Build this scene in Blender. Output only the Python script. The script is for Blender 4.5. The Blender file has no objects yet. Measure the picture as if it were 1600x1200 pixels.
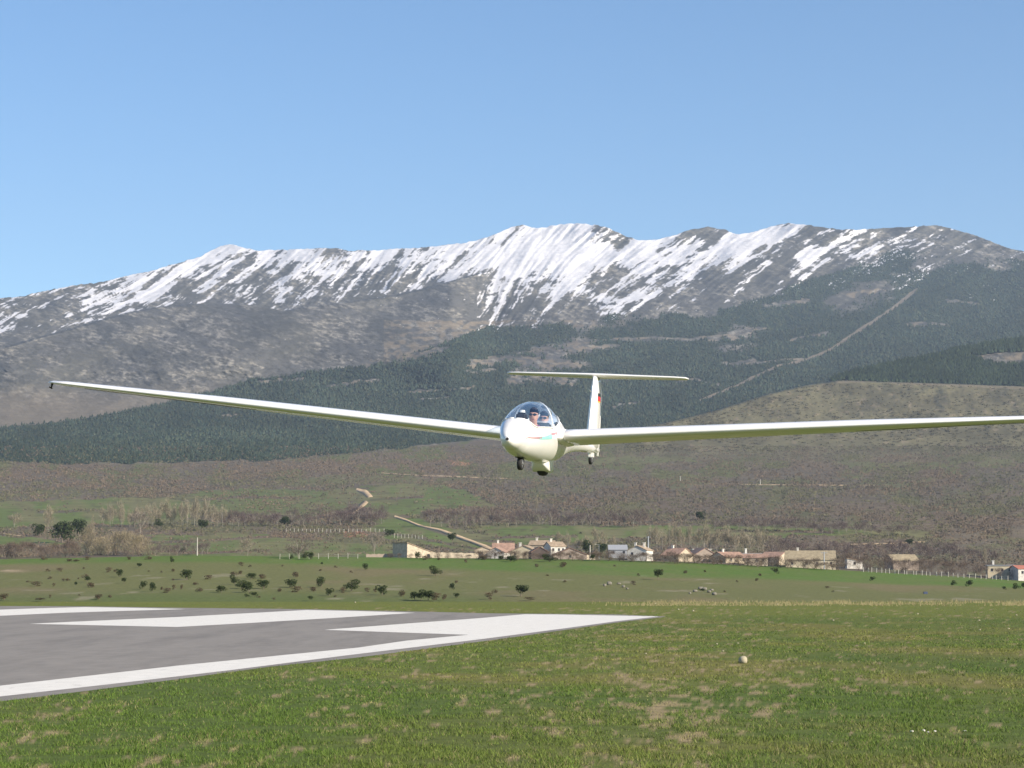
import bpy, bmesh, math, random
import numpy as np
from mathutils import Vector, Matrix, Euler
R = math.radians
scene = bpy.context.scene
COL = scene.collection
# ------------------------------------------------------------------ camera, sky, sun, exposure
W0, H0, F, HC, VH = 1600.0, 1200.0, 3500.0, 4.6, 900.0
PITCH = math.atan((VH-600.0)/F)
cam_d = bpy.data.cameras.new("camera"); cam = bpy.data.objects.new("camera", cam_d); COL.objects.link(cam)
cam.location = (0, 0, HC); cam.rotation_euler = (math.pi/2+PITCH, 0, 0)
cam_d.sensor_fit = 'HORIZONTAL'; cam_d.sensor_width = 36.0; cam_d.lens = 36.0*F/W0
cam_d.clip_start = 0.5; cam_d.clip_end = 60000
scene.camera = cam
SUN_EL, SUN_AZ = 27.0, 124.0          # azimuth clockwise from +Y (view direction) -> from the right, a little behind the camera
world = bpy.data.worlds.new("World"); scene.world = world; world.use_nodes = True
nt = world.node_tree; bg = nt.nodes["Background"]
sky = nt.nodes.new("ShaderNodeTexSky"); sky.sky_type = 'NISHITA'; sky.sun_disc = False
sky.sun_elevation = R(SUN_EL); sky.sun_rotation = R(SUN_AZ)
sky.altitude = 1500; sky.air_density = 1.0; sky.dust_density = 0.25; sky.ozone_density = 2.2
hs = nt.nodes.new('ShaderNodeHueSaturation'); hs.inputs['Saturation'].default_value = 1.16
nt.links.new(sky.outputs[0], hs.inputs['Color']); nt.links.new(hs.outputs[0], bg.inputs[0]); bg.inputs[1].default_value = 0.100
sl = bpy.data.lights.new("sun", 'SUN'); sl.energy = 5.0; sl.angle = R(0.5); sl.color = (1.0, 0.885, 0.725)
sun = bpy.data.objects.new("sun", sl); COL.objects.link(sun)
sd = Vector((math.sin(R(SUN_AZ))*math.cos(R(SUN_EL)), math.cos(R(SUN_AZ))*math.cos(R(SUN_EL)), math.sin(R(SUN_EL))))
sun.rotation_euler = sd.to_track_quat('Z', 'Y').to_euler()
vs = scene.view_settings; vs.view_transform = 'Standard'; vs.look = 'None'; vs.gamma = 1; vs.exposure = 0.74; vs.use_curve_mapping = False
scene.cycles.max_bounces = 6; scene.cycles.transparent_max_bounces = 12; scene.cycles.volume_bounces = 0
scene.cycles.volume_step_rate = 4
# ------------------------------------------------------------------ helpers
rng = np.random.default_rng(7)
CP, SP = math.cos(PITCH), math.sin(PITCH)
def P(u, v, Y):
    """world point at horizontal distance Y seen in photo pixel (u, v)"""
    u = np.asarray(u, float); v = np.asarray(v, float); Y = np.asarray(Y, float)
    cx = (u-800.0)/F; cy = (600.0-v)/F
    dy = CP-cy*SP; dz = SP+cy*CP
    k = Y/dy
    return np.stack([cx*k, Y+0*k, HC+dz*k], -1)
def proj_v(Y, z):
    t = (z-HC)/Y                       # dz/dy
    cy = (t*CP-SP)/(CP+t*SP)
    return 600.0-cy*F
def vground(v):                        # distance of flat ground z=0 in pixel row v
    cy = (600.0-v)/F
    return -HC*(CP-cy*SP)/(SP+cy*CP)
def pxm(Y): return F/Y                 # pixels per metre
def hash2(ix, iy, seed):
    h = (ix.astype(np.int64)*374761393+iy.astype(np.int64)*668265263+seed*1442695041) & 0xffffffff
    h = ((h ^ (h >> 13))*1274126177) & 0xffffffff
    h = ((h ^ (h >> 16))*2246822519) & 0xffffffff
    return ((h ^ (h >> 15)) & 0xffff)/65535.0
def vnoise(x, y, seed=0):
    x, y = np.broadcast_arrays(np.asarray(x, float), np.asarray(y, float))
    ix = np.floor(x); iy = np.floor(y); fx = x-ix; fy = y-iy
    fx = fx*fx*(3-2*fx); fy = fy*fy*(3-2*fy)
    a = hash2(ix, iy, seed); b = hash2(ix+1, iy, seed); c = hash2(ix, iy+1, seed); d = hash2(ix+1, iy+1, seed)
    return (a*(1-fx)+b*fx)*(1-fy)+(c*(1-fx)+d*fx)*fy
def fbm(x, y, seed=0, octv=4, gain=0.5):
    s = 0; a = 1; t = 0
    for k in range(octv):
        s = s+a*vnoise(x*2**k+13.7*k, y*2**k+7.1*k, seed+k); t += a; a *= gain
    return s/t
def idw(u, v, pts, sx=1.0, sy=1.6, p=2.0, eps=60.0):
    num = np.zeros(np.shape(u)); den = np.zeros(np.shape(u))
    for (a, b, c) in pts:
        d = ((u-a)*sx)**2+((v-b)*sy)**2+eps
        w = d**(-p); num += w*c; den += w
    return num/den
def ramp(x, a, b): return np.clip((x-a)/(b-a), 0, 1)
def sst(x, a, b):
    t = ramp(x, a, b); return t*t*(3-2*t)
def pl(u, pts):
    a = np.array(pts, float); return np.interp(u, a[:, 0], a[:, 1])
def inpoly(u, v, poly):
    c = np.zeros(np.shape(u), bool); n = len(poly)
    for i in range(n):
        x1, y1 = poly[i]; x2, y2 = poly[(i+1) % n]
        if y1 == y2: continue
        cond = ((y1 > v) != (y2 > v)) & (u < (x2-x1)*(v-y1)/(y2-y1)+x1)
        c ^= cond
    return c
def segdist(u, v, pts):
    d = np.full(np.shape(u), 1e9)
    for (x1, y1), (x2, y2) in zip(pts[:-1], pts[1:]):
        dx, dy = x2-x1, y2-y1; L = dx*dx+dy*dy+1e-9
        t = np.clip(((u-x1)*dx+(v-y1)*dy)/L, 0, 1)
        d = np.minimum(d, np.hypot(u-x1-t*dx, v-y1-t*dy))
    return d
def npmesh(name, V, Fc, col=None, smooth=False):
    """V (n,3), Fc (m,k) int"""
    me = bpy.data.meshes.new(name); V = np.asarray(V, np.float32); Fc = np.asarray(Fc, np.int32)
    m, k = Fc.shape
    me.vertices.add(len(V)); me.vertices.foreach_set("co", V.ravel())
    me.loops.add(m*k); me.loops.foreach_set("vertex_index", Fc.ravel())
    me.polygons.add(m); me.polygons.foreach_set("loop_start", np.arange(0, m*k, k, dtype=np.int32))
    me.polygons.foreach_set("loop_total", np.full(m, k, np.int32))
    me.update(calc_edges=True); me.validate()
    if smooth: me.polygons.foreach_set("use_smooth", np.ones(len(me.polygons), bool))
    if col is not None:
        at = me.attributes.new("col", 'FLOAT_COLOR', 'POINT')
        c = np.ones((len(V), 4), np.float32); c[:, :3] = col
        at.data.foreach_set("color", c.ravel())
    return me
def link(name, me, mat=None, parent=None, **pr):
    o = bpy.data.objects.new(name, me); COL.objects.link(o)
    if mat is not None and me is not None and len(me.materials) == 0: me.materials.append(mat)
    if parent is not None: o.parent = parent
    for k, x in pr.items(): o[k] = x
    return o
def empty(name, loc, **pr):
    o = bpy.data.objects.new(name, None); COL.objects.link(o); o.location = loc
    o.empty_display_size = 0.2
    for k, x in pr.items(): o[k] = x
    return o
def gridfaces(ny, nx):
    i = np.arange(ny*nx).reshape(ny, nx)
    return np.stack([i[:-1, :-1], i[:-1, 1:], i[1:, 1:], i[1:, :-1]], -1).reshape(-1, 4)
# ------------------------------------------------------------------ materials
def mat(name, base=(0.5, 0.5, 0.5), rough=0.8, noise=0.0, scale=5.0, spec=0.3, metal=0.0, coat=0.0, bump=0.0, attr=False, detail=4, coord='Object'):
    m = bpy.data.materials.new(name); m.use_nodes = True; t = m.node_tree; b = t.nodes["Principled BSDF"]
    b.inputs["Roughness"].default_value = rough; b.inputs["Metallic"].default_value = metal
    b.inputs["Specular IOR Level"].default_value = spec; b.inputs["Coat Weight"].default_value = coat
    b.inputs["Coat Roughness"].default_value = 0.08
    src = None
    if attr:
        a = t.nodes.new("ShaderNodeAttribute"); a.attribute_name = "col"; src = a.outputs["Color"]
    else:
        rgb = t.nodes.new("ShaderNodeRGB"); rgb.outputs[0].default_value = (*base, 1); src = rgb.outputs[0]
    if noise > 0 or bump > 0:
        tc = t.nodes.new("ShaderNodeTexCoord"); n = t.nodes.new("ShaderNodeTexNoise")
        n.inputs["Scale"].default_value = scale; n.inputs["Detail"].default_value = detail; n.inputs["Roughness"].default_value = 0.65
        t.links.new(tc.outputs[coord], n.inputs["Vector"])
        if noise > 0:
            mr = t.nodes.new("ShaderNodeMapRange"); mr.inputs[1].default_value = 0.25; mr.inputs[2].default_value = 0.75
            mr.inputs[3].default_value = 1-noise; mr.inputs[4].default_value = 1+noise
            t.links.new(n.outputs["Fac"], mr.inputs[0])
            mx = t.nodes.new("ShaderNodeVectorMath"); mx.operation = 'SCALE'
            t.links.new(src, mx.inputs[0]); t.links.new(mr.outputs[0], mx.inputs["Scale"]); src = mx.outputs[0]
        if bump > 0:
            bp = t.nodes.new("ShaderNodeBump"); bp.inputs["Strength"].default_value = 1.0; bp.inputs["Distance"].default_value = bump
            t.links.new(n.outputs["Fac"], bp.inputs["Height"]); t.links.new(bp.outputs[0], b.inputs["Normal"])
    t.links.new(src, b.inputs["Base Color"])
    return m
M_gel = mat("gelcoat_white", (0.80, 0.785, 0.765), 0.22, 0.03, 3.0, spec=0.5, coat=0.6)
M_rubber = mat("rubber", (0.03, 0.03, 0.032), 0.75, 0.25, 20)
M_metal = mat("wheel_metal", (0.45, 0.45, 0.46), 0.35, 0.1, 20, metal=0.8)
M_dark = mat("dark_vinyl", (0.035, 0.035, 0.04), 0.6, 0.2, 20)
M_grey = mat("cockpit_grey", (0.12, 0.13, 0.16), 0.7, 0.1, 10)
M_teal = mat("teal_paint", (0.26, 0.56, 0.54), 0.3, 0.05, 5)
M_maroon = mat("maroon_paint", (0.36, 0.17, 0.21), 0.35, 0.05, 5)
M_red = mat("flag_red", (0.62, 0.03, 0.03), 0.5, 0.05, 5)
M_black = mat("flag_black", (0.02, 0.02, 0.02), 0.5, 0.1, 5)
M_gold = mat("flag_gold", (0.75, 0.5, 0.05), 0.5, 0.05, 5)
M_skin = mat("skin", (0.50, 0.26, 0.18), 0.55, 0.08, 30)
M_hair = mat("hair", (0.035, 0.022, 0.016), 0.7, 0.3, 60)
M_shirt1 = mat("navy_shirt", (0.045, 0.045, 0.11), 0.85, 0.4, 14)
M_shirt2 = mat("mottled_shirt", (0.16, 0.22, 0.30), 0.85, 0.9, 22)
M_lens = mat("sunglass_lens", (0.008, 0.008, 0.01), 0.08, spec=0.8)
M_strap = mat("harness_strap", (0.25, 0.06, 0.16), 0.8, 0.2, 20)
def glass_mat():
    m = bpy.data.materials.new("canopy_glass"); m.use_nodes = True; t = m.node_tree; t.nodes.clear()
    o = t.nodes.new("ShaderNodeOutputMaterial"); mx = t.nodes.new("ShaderNodeMixShader")
    tr = t.nodes.new("ShaderNodeBsdfTransparent"); tr.inputs[0].default_value = (0.90, 0.95, 0.99, 1)
    gl = t.nodes.new("ShaderNodeBsdfGlossy"); gl.inputs["Roughness"].default_value = 0.03; gl.inputs[0].default_value = (0.9, 0.95, 1, 1)
    fr = t.nodes.new("ShaderNodeLayerWeight"); fr.inputs[0].default_value = 0.10
    pw = t.nodes.new("ShaderNodeMath"); pw.operation = "POWER"; pw.inputs[1].default_value = 4.0; fr.inputs[0].default_value = 0.5; ml = t.nodes.new("ShaderNodeMath"); ml.operation = "MULTIPLY_ADD"; ml.inputs[1].default_value = 0.75; ml.inputs[2].default_value = 0.045
    t.links.new(fr.outputs["Facing"], pw.inputs[0]); t.links.new(pw.outputs[0], ml.inputs[0]); t.links.new(ml.outputs[0], mx.inputs[0]); t.links.new(tr.outputs[0], mx.inputs[1]); t.links.new(gl.outputs[0], mx.inputs[2])
    t.links.new(mx.outputs[0], o.inputs[0]); return m
M_glass = glass_mat()
M_attr_land = mat("land_cover", rough=0.95, noise=0.28, scale=0.035, spec=0.1, attr=True, bump=1.5, detail=8)
M_mtn = mat("mountain_cover", rough=0.95, noise=0.14, scale=0.02, spec=0.1, attr=True, bump=6.0, detail=9)
M_leaf = mat("leaf_cover", rough=0.8, spec=0.15, attr=True, noise=0.15, scale=0.5)
# ------------------------------------------------------------------ terrain depth model
SKY = [(-900, 560), (-500, 500), (-200, 478), (0, 466), (40, 462), (60, 456), (95, 450), (115, 446), (150, 442), (200, 431), (240, 422), (270, 413), (310, 402), (330, 392),
       (345, 384), (362, 382), (378, 386), (400, 391), (450, 390), (490, 388), (525, 388), (545, 392), (580, 391), (640, 388), (690, 384), (740, 377),
       (770, 367), (800, 355), (817, 351), (832, 356), (850, 355), (880, 350), (900, 349), (935, 352), (955, 358), (975, 368), (1000, 375), (1030, 374),
       (1050, 369), (1075, 360), (1105, 354), (1130, 358), (1150, 366), (1180, 362), (1205, 353), (1230, 349), (1260, 351), (1290, 356), (1320, 359),
       (1370, 358), (1430, 354), (1465, 352), (1500, 360), (1540, 374), (1575, 388), (1600, 393), (1700, 420), (1900, 470), (2500, 560)]
CREST1 = [(-900, 620), (0, 545), (60, 528), (100, 517), (160, 500), (200, 489), (250, 480), (300, 476), (370, 475), (410, 480), (445, 486), (480, 480), (560, 470), (620, 461), (660, 452), (700, 441), (740, 430), (760, 424)]
CREST3 = [(1290, 600), (1305, 590), (1340, 580), (1400, 569), (1460, 556), (1500, 546), (1560, 536), (1600, 529), (1800, 505), (2500, 470)]
CREST4 = [(960, 690), (990, 671), (1060, 656), (1120, 641), (1200, 616), (1260, 602), (1310, 595), (1400, 598), (1600, 604), (1900, 600), (2500, 610)]
VTOP = [(-900, 880), (0, 874), (150, 871), (300, 868), (600, 871), (900, 874), (1020, 877), (1100, 880), (1250, 887), (1400, 896), (1500, 901), (1600, 908), (1900, 925)]
BASE = [(345, 9300), (380, 8900), (420, 8300), (460, 7700), (500, 7000), (540, 6300), (580, 5700), (620, 5200), (660, 4600), (680, 4200), (700, 3500), (720, 3080),
        (740, 2700), (760, 2350), (780, 2020), (800, 1740), (820, 1490), (840, 1270), (860, 1080), (872, 990), (880, 965), (900, 945), (925, 935)]
def depth(u, v):
    """distance of the land seen at photo pixel (u, v); v above the field crest"""
    b = pl(v-(pl(u, VTOP)-873)*sst(v, 800, 868), BASE)
    n1 = fbm(u/170, v/80, 3, 2)-0.5
    up = sst(v, 720, 560)
    b = b*(1+up*0.06*n1)
    # spur in front of the snow range
    c1 = pl(u, CREST1); w1 = sst(v-c1, -1.5, 1.5)*sst(u, 775, 700)*sst(v, 640, 500)
    b = b-w1*(850+330*(fbm(u/110+v/90, v/70, 21, 2)-0.5))
    # olive hill and the wooded hill on the right
    c3 = pl(u, CREST3); w3 = sst(v-c3, -1.2, 1.2)*(u > 1290)*(v < 640)
    b = b*(1-w3)+w3*(4900-(v-540)*7.0)
    c4 = pl(u, CREST4); w4 = sst(v-c4, -1.2, 1.2)*sst(u, 940, 1010)
    hill = 3480+(700-v)*7.5
    b = np.where(v < 702, b*(1-w4)+w4*hill, b)
    return b
# fall line direction of the upper slopes (image slope dx per dy)
def fall(u, v):
    return idw(u, v, [(0, 480, 1.6), (150, 470, 2.2), (300, 440, 1.5), (400, 440, 1.25), (520, 440, 0.9), (620, 430, 0.7), (700, 420, 1.2), (780, 460, 0.3),
                      (850, 450, 0.75), (850, 490, .9), (950, 430, 1.2), (1000, 440, 1.5), (1100, 410, 1.5), (1200, 400, 1.5), (1250, 420, 1.2), (1350, 400, 1.8), (1450, 390, 2.0)], p=1.5, eps=900)
SNOWP = [(0, 475, .35), (20, 500, .5), (60, 470, .35), (60, 510, .35), (100, 460, .45), (130, 490, .55), (150, 455, .65), (200, 440, .8), (230, 450, .85),
 (170, 480, .6), (130, 520, .15), (60, 540, 0), (200, 490, .45), (260, 470, .5), (250, 430, .8), (300, 420, .75), (300, 450, .35), (340, 400, .8),
 (360, 385, .95), (340, 430, .5), (330, 460, .6), (280, 480, .3), (370, 450, .7), (380, 410, .65), (420, 400, .85), (450, 420, .8), (420, 450, .6),
 (400, 470, .5), (470, 395, .9), (500, 410, .75), (520, 392, .35), (480, 460, .35), (540, 410, .7), (560, 440, .5), (600, 400, .85), (620, 430, .6),
 (650, 395, .8), (660, 420, .6), (700, 395, .85), (690, 430, .75), (740, 385, .75), (730, 410, .6), (640, 450, .5), (780, 375, .6), (810, 358, .7),
 (790, 395, .95), (760, 410, 1), (850, 370, 1), (900, 365, .95), (950, 362, .6), (962, 372, .4), (880, 400, .98), (830, 400, .95), (940, 400, 1),
 (1000, 390, 1), (800, 425, .9), (760, 425, .4), (740, 440, .1), (700, 455, .05), (780, 440, .55), (800, 460, .5), (850, 440, .6), (900, 420, .95),
 (880, 450, .8), (840, 480, .35), (780, 490, .3), (760, 510, .3), (800, 510, .35), (850, 505, .3), (900, 480, .1), (940, 440, .3), (960, 430, .25),
 (900, 500, .05), (980, 440, .6), (950, 470, .85), (1000, 420, .85), (1050, 400, .85), (1040, 380, .75), (1100, 362, .2), (1080, 380, .8),
 (1150, 380, .98), (1200, 365, .9), (1120, 400, .85), (1060, 430, .8), (1000, 460, .8), (960, 480, .6), (1230, 355, .8), (1240, 380, .5),
 (1180, 410, .5), (1130, 430, .25), (1100, 450, .25), (1070, 475, .4), (1090, 485, .35), (1030, 480, .2), (1210, 400, .45), (1260, 400, .95),
 (1250, 420, .6), (1290, 365, .2), (1320, 380, .75), (1350, 370, .6), (1200, 440, .3), (1160, 460, .3), (1150, 475, .35), (1230, 450, .15),
 (1300, 410, .4), (1290, 430, .35), (1350, 400, .6), (1380, 385, .4), (1420, 370, .45), (1400, 395, .7), (1450, 385, .5), (1350, 420, .4),
 (1400, 415, .3), (1470, 365, .1), (1500, 385, .1), (1510, 370, .05), (1480, 400, .05), (1560, 400, .03), (1600, 420, .08), (1550, 430, .05),
 (1300, 460, 0), (1100, 510, 0), (1400, 450, 0), (1000, 500, 0), (700, 500, .03), (600, 480, .02), (500, 490, 0), (400, 490, 0), (300, 500, 0),
 (200, 530, 0), (0, 550, 0), (1250, 470, 0), (1180, 490, 0), (1340, 440, .1)]
FORP = [(700, 580, .9), (500, 600, 1), (430, 597, .6), (560, 600, 1), (620, 570, .8), (640, 590, 1), (700, 545, .9), (740, 520, 1), (800, 525, .9), (860, 515, .6), (900, 540, .4),
 (820, 570, .35), (850, 560, .3), (900, 580, .6), (760, 600, .85), (760, 560, .8), (950, 560, .8), (1000, 500, .5), (960, 520, .5), (1050, 500, .8), (1100, 510, .9), (1150, 490, .9),
 (1200, 480, 1), (1250, 460, 1), (1300, 440, .95), (1350, 430, .9), (1400, 410, .7), (1300, 405, 0), (1200, 450, .1), (1100, 475, .05), (1000, 480, 0),
 (900, 490, .1), (860, 490, .0), (1080, 530, .7), (1130, 530, .5), (1150, 520, .3), (1200, 510, .7), (1270, 490, .6), (1320, 470, .35), (1360, 450, .35), (1400, 440, .5),
 (1450, 440, .8), (1500, 430, .9), (1550, 460, 1), (1600, 440, .8), (1500, 395, .2), (1450, 405, .15), (1580, 400, .35), (1560, 380, .1), (1400, 500, .95),
 (1500, 500, 1), (1300, 540, .95), (1200, 560, .9), (1100, 580, .95), (1050, 620, 1), (950, 640, 1), (1000, 560, .9), (1170, 590, .9), (1240, 600, 1),
 (800, 480, 0), (700, 480, 0), (600, 500, 0), (650, 510, 0), (1200, 430, 0), (1350, 395, 0), (100, 535, .0), (0, 530, .3), (300, 680, 1), (600, 680, 1), (800, 660, 1)]
FEDGE = [(-900, 690), (0, 668), (60, 664), (125, 656), (250, 631), (325, 613), (400, 591), (500, 580), (575, 571), (640, 552), (700, 534), (750, 514), (780, 500)]
FBASE = [(-900, 735), (0, 720), (90, 725), (250, 724), (420, 719), (520, 711), (600, 704), (700, 692), (800, 682), (900, 676), (990, 672), (2000, 672)]
BREAK = [(1432, 452), (1400, 478), (1345, 515), (1300, 545), (1262, 562), (1215, 572), (1180, 588), (1150, 603), (1090, 627)]
BREAK2 = [(1180, 568), (1140, 571), (1230, 562), (1270, 560)]
FTOP = [(740, 508), (800, 506), (860, 502), (930, 492), (1000, 480), (1060, 486), (1090, 490), (1140, 476), (1200, 456), (1250, 438), (1300, 424), (1360, 396), (1420, 380), (1450, 386), (1500, 392), (1560, 398), (1620, 402), (2500, 480)]
PATCH = [([(405, 597), (440, 592), (470, 595)], 5), ([(515, 603), (555, 597), (590, 594)], 5), ([(575, 569), (640, 558), (690, 546)], 9), ([(745, 568), (790, 560), (850, 566), (900, 572)], 12),
 ([(800, 596), (850, 590), (895, 597)], 10), ([(735, 582), (770, 578)], 6), ([(905, 545), (960, 538)], 7), ([(1110, 531), (1150, 525), (1185, 514)], 7), ([(1130, 569), (1180, 564)], 5), ([(1060, 598), (1085, 594), (1120, 600)], 4),
 ([(960, 635), (1000, 628)], 4), ([(1200, 478), (1260, 470)], 7), ([(1480, 470), (1530, 476)], 4), ([(1420, 505), (1480, 508)], 4), ([(1330, 462), (1370, 455)], 8), ([(660, 625), (700, 622)], 3), ([(350, 650), (390, 646)], 2.5), ([(1240, 530), (1290, 522)], 4), ([(640, 612), (740, 606)], 3)]
def patches(u, v):
    m = np.zeros(np.shape(u), bool); w = v+4*(fbm(u/14, v/7, 19, 4)-.5)*2; nn = fbm(u/11, v/4.5, 20, 5, .65)
    for pts, r in PATCH: m |= segdist(u, (w-pts[0][1])*2.2+pts[0][1], [(a, (b-pts[0][1])*2.2+pts[0][1]) for a, b in pts]) < r*(3.2*nn-.55)
    return m
def forest_density(u, v):
    f = idw(u, v, FORP, p=1.8)
    f = np.where(u < 640, 1.0, f)
    e = pl(u, FEDGE)+6*(fbm(u/30, v/30, 5, 3)-0.5)
    f = np.where(u < 780, f*sst(v-e, -3, 3), f)
    f = f+0.95*(fbm(u/38, v/13, 8, 5, .6)-0.5)*sst(u, 700, 800)+0.25*(fbm(u/60, v/10, 18, 5, .65)-.58)*sst(u, 720, 640)*2
    up_ = pl(u, FTOP)+9*(fbm(u/16, v/16, 17, 3)-0.5); f = np.where(u > 740, f*sst(v-up_, -1, 7), f)
    bz = pl(u, FBASE)+8*(fbm(u/25, v/25, 9, 3)-0.5)
    f = f*sst(bz-v, -1.5, 2.0)
    c4 = pl(u, CREST4); f = np.where((u > 975) & (v > c4), 0, f)
    c3 = pl(u, CREST3); h3 = (u > 1292) & (v > c3) & (v < c4-1)
    clear = inpoly(u+10*(fbm(u/20, v/20, 10)-.5), v+5*(fbm(u/15, v/9, 11)-.5), [(1512, 556), (1560, 551), (1620, 551), (1700, 560), (1620, 569), (1560, 572), (1540, 566)])
    f = np.where(h3, np.where(clear, 0.0, 1.0), f)
    f = np.where(patches(u, v) & ~h3, 0.05, f)
    bd = segdist(u, v, BREAK)
    f = np.where((bd < 1.6-.6*(v > 560)+3.4*fbm(u/10, v/10, 12)-1.0) & ~h3, 0, f)
    f = np.where((segdist(u, v, BREAK2) < 2.5*fbm(u/9, v/9, 13)) & ~h3, 0, f)
    f = np.where((segdist(u, v, [(930, 532), (1010, 528), (1075, 531), (1130, 524), (1180, 512)]) < 5.0*fbm(u/14, v/7, 14)-0.6), 0.1, f)
    return f
MEAD = [([(-50, 784), (120, 780), (260, 778), (300, 790), (290, 812), (120, 822), (-50, 822)], 1.0),
        ([(290, 770), (380, 765), (560, 764), (552, 792), (470, 812), (300, 800)], 0.75),
        ([(575, 760), (700, 756), (740, 770), (770, 790), (660, 800), (620, 806), (585, 800), (560, 785)], 0.9),
        ([(600, 806), (660, 812), (720, 826), (790, 846), (740, 862), (640, 850), (600, 838), (585, 815)], 1.0),
        ([(235, 838), (400, 832), (480, 843), (620, 848), (640, 872), (230, 872)], 0.9),
        ([(560, 826), (620, 826), (640, 836), (560, 832)], 1.0),
        ([(-50, 832), (70, 842), (110, 852), (-50, 850)], 1.0),
        ([(740, 822), (860, 820), (1000, 822), (1050, 820), (1180, 822), (1300, 826), (1450, 832), (1450, 838), (1180, 836), (1000, 840), (840, 850), (790, 850)], 1.0),
        ([(560, 738), (680, 748), (560, 756), (420, 752)], .4), ([(900, 718), (1060, 712), (1100, 720), (900, 728)], .7),
        ([(1540, 715), (1580, 716), (1580, 726), (1530, 726)], .6), ([(1300, 720), (1420, 722), (1420, 728), (1330, 730)], .5)]
HEDGE = [[(238, 848), (300, 846), (430, 838), (600, 849)], [(430, 826), (520, 842), (640, 846)], [(596, 832), (640, 838), (745, 858)], [(662, 824), (720, 842), (800, 848)], [(250, 862), (330, 864), (420, 860)], [(770, 840), (900, 838)], [(300, 782), (380, 776), (470, 779)], [(580, 781), (660, 776)], [(1120, 829), (1300, 832)], [(60, 800), (160, 797)]]
def meadow(u, v):
    uu = u+60*(fbm(u/26, v/7, 31, 5, .65)-0.5); vv = v+13*(fbm(u/26, v/8, 33, 5, .65)-0.5)
    g = np.zeros(np.shape(u))
    for poly, w in MEAD: g = np.maximum(g, inpoly(uu, vv, poly)*w)
    for pts in HEDGE: g = np.where(segdist(u, v+1.5*(fbm(u/8, v/8, 34, 3)-.5), pts) < 1.1+1.6*fbm(u/20, v/20, 35, 3), 0, g)
    return g
def mix(a, b, t): return a*(1-t[..., None])+np.asarray(b)*t[..., None]
def land_colour(u, v, f):
    s = np.shape(u)
    n = fbm(u/38, v/13, 41, 5); n2 = fbm(u/9, v/4, 42, 4); n3 = fbm(u/120, v/22, 43, 4)
    c = np.ones(s+(3,))*np.array((0.126, 0.107, 0.080))
    c = mix(c, (0.150, 0.116, 0.084), sst(n3, 0.5, 0.7)*0.8)
    c = mix(c, (0.115, 0.125, 0.052), sst(n, 0.49, 0.62)*(0.55+.4*sst(v, 770, 730)))
    c = mix(c, (0.20, 0.165, 0.105), sst(n2, 0.62, 0.8)*0.5)
    g = meadow(u, v)
    gc = mix(np.ones(s+(3,))*np.array((0.118, 0.150, 0.050)), (0.165, 0.155, 0.078), sst(n, 0.42, 0.62)*0.9)
    gc = mix(gc, (0.085, 0.075, 0.045), sst(n2, 0.60, 0.75)*0.5)
    c = c*(1-g[..., None])+gc*g[..., None]
    # reddish worked soil and pale cuts
    so = inpoly(u+8*(n2-.5), v+4*(n2-.5), [(538, 831), (577, 830), (580, 838), (540, 840)]); c = mix(c, (0.30, 0.15, 0.09), so*0.8)
    so = inpoly(u+14*(n2-.5), v+6*(n2-.5), [(700, 720), (742, 722), (730, 728), (704, 726)]); c = mix(c, (0.34, 0.19, 0.12), so*0.8)
    # upper country above the valley
    up = sst(v, 735, 700)
    olive = mix(np.ones(s+(3,))*np.array((0.155, 0.142, 0.078)), (0.115, 0.10, 0.062), sst(n, 0.42, 0.65))
    olive = mix(olive, (0.25, 0.20, 0.14), sst(n2, 0.64, 0.8)*0.6)
    inh = (u > 960) & (v > pl(u, CREST4)-1)
    c = mix(c, olive.reshape(s+(3,)), (up*inh)*0.85) if False else c*(1-(up*inh*.85)[..., None])+olive*(up*inh*.85)[..., None]
    # mountain rock and heath
    tn = fbm(u/45+v/60, v/11-u/38, 51, 6, .62)
    heath = mix(np.ones(s+(3,))*np.array((0.104, 0.102, 0.096)), (0.142, 0.134, 0.119), sst(tn, 0.45, 0.62))
    sn = fbm(u/8+v/9, v/2.6-u/7.5, 52, 5, .68)
    heath = mix(heath, (0.27, 0.25, 0.215), sst(sn, 0.53, 0.66)*sst(tn, 0.40, 0.56))
    heath = mix(heath, (0.060, 0.060, 0.054), sst(sn, 0.47, 0.36)*0.8)
    heath = mix(heath, (0.072, 0.072, 0.064), sst(fbm(u/70+v/70, v/40-u/120, 53, 4), .50, .62)*.55)
    lowleft = sst(v, 590, 640)*sst(u, 480, 300); heath = heath*(1-lowleft[..., None]*.8)+np.array((0.185, 0.155, 0.115))*lowleft[..., None]*.8
    m = sst(v-pl(u, FBASE), 3, -2)*(1-1.0*inh)
    c = c*(1-m[..., None])+heath*m[..., None]
    cl = sst(f, 0.55, 0.15)*m*(((v > 500) & (u > 600)) | patches(u, v))
    c = mix(c, (0.23, 0.185, 0.13), cl*sst(n2, 0.4, 0.65)*0.7)
    ff = sst(f, 0.35, 0.6)
    fc = mix(np.ones(s+(3,))*np.array((0.026, 0.040, 0.026)), (0.045, 0.055, 0.035), sst(n2, 0.5, 0.8))
    c = c*(1-ff[..., None])+fc*ff[..., None]
    bz = (segdist(u, v, BREAK) < 3.6-1.2*(v > 560)) & (f < 0.2); c = mix(c, (0.20, 0.165, 0.125), bz*0.65)
    bz = (segdist(u, v, [(1308, 597), (1380, 594), (1400, 599), (1500, 602), (1610, 607)]) < 2.0); c = mix(c, (0.22, 0.18, 0.12), bz*0.6)
    return c
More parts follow.
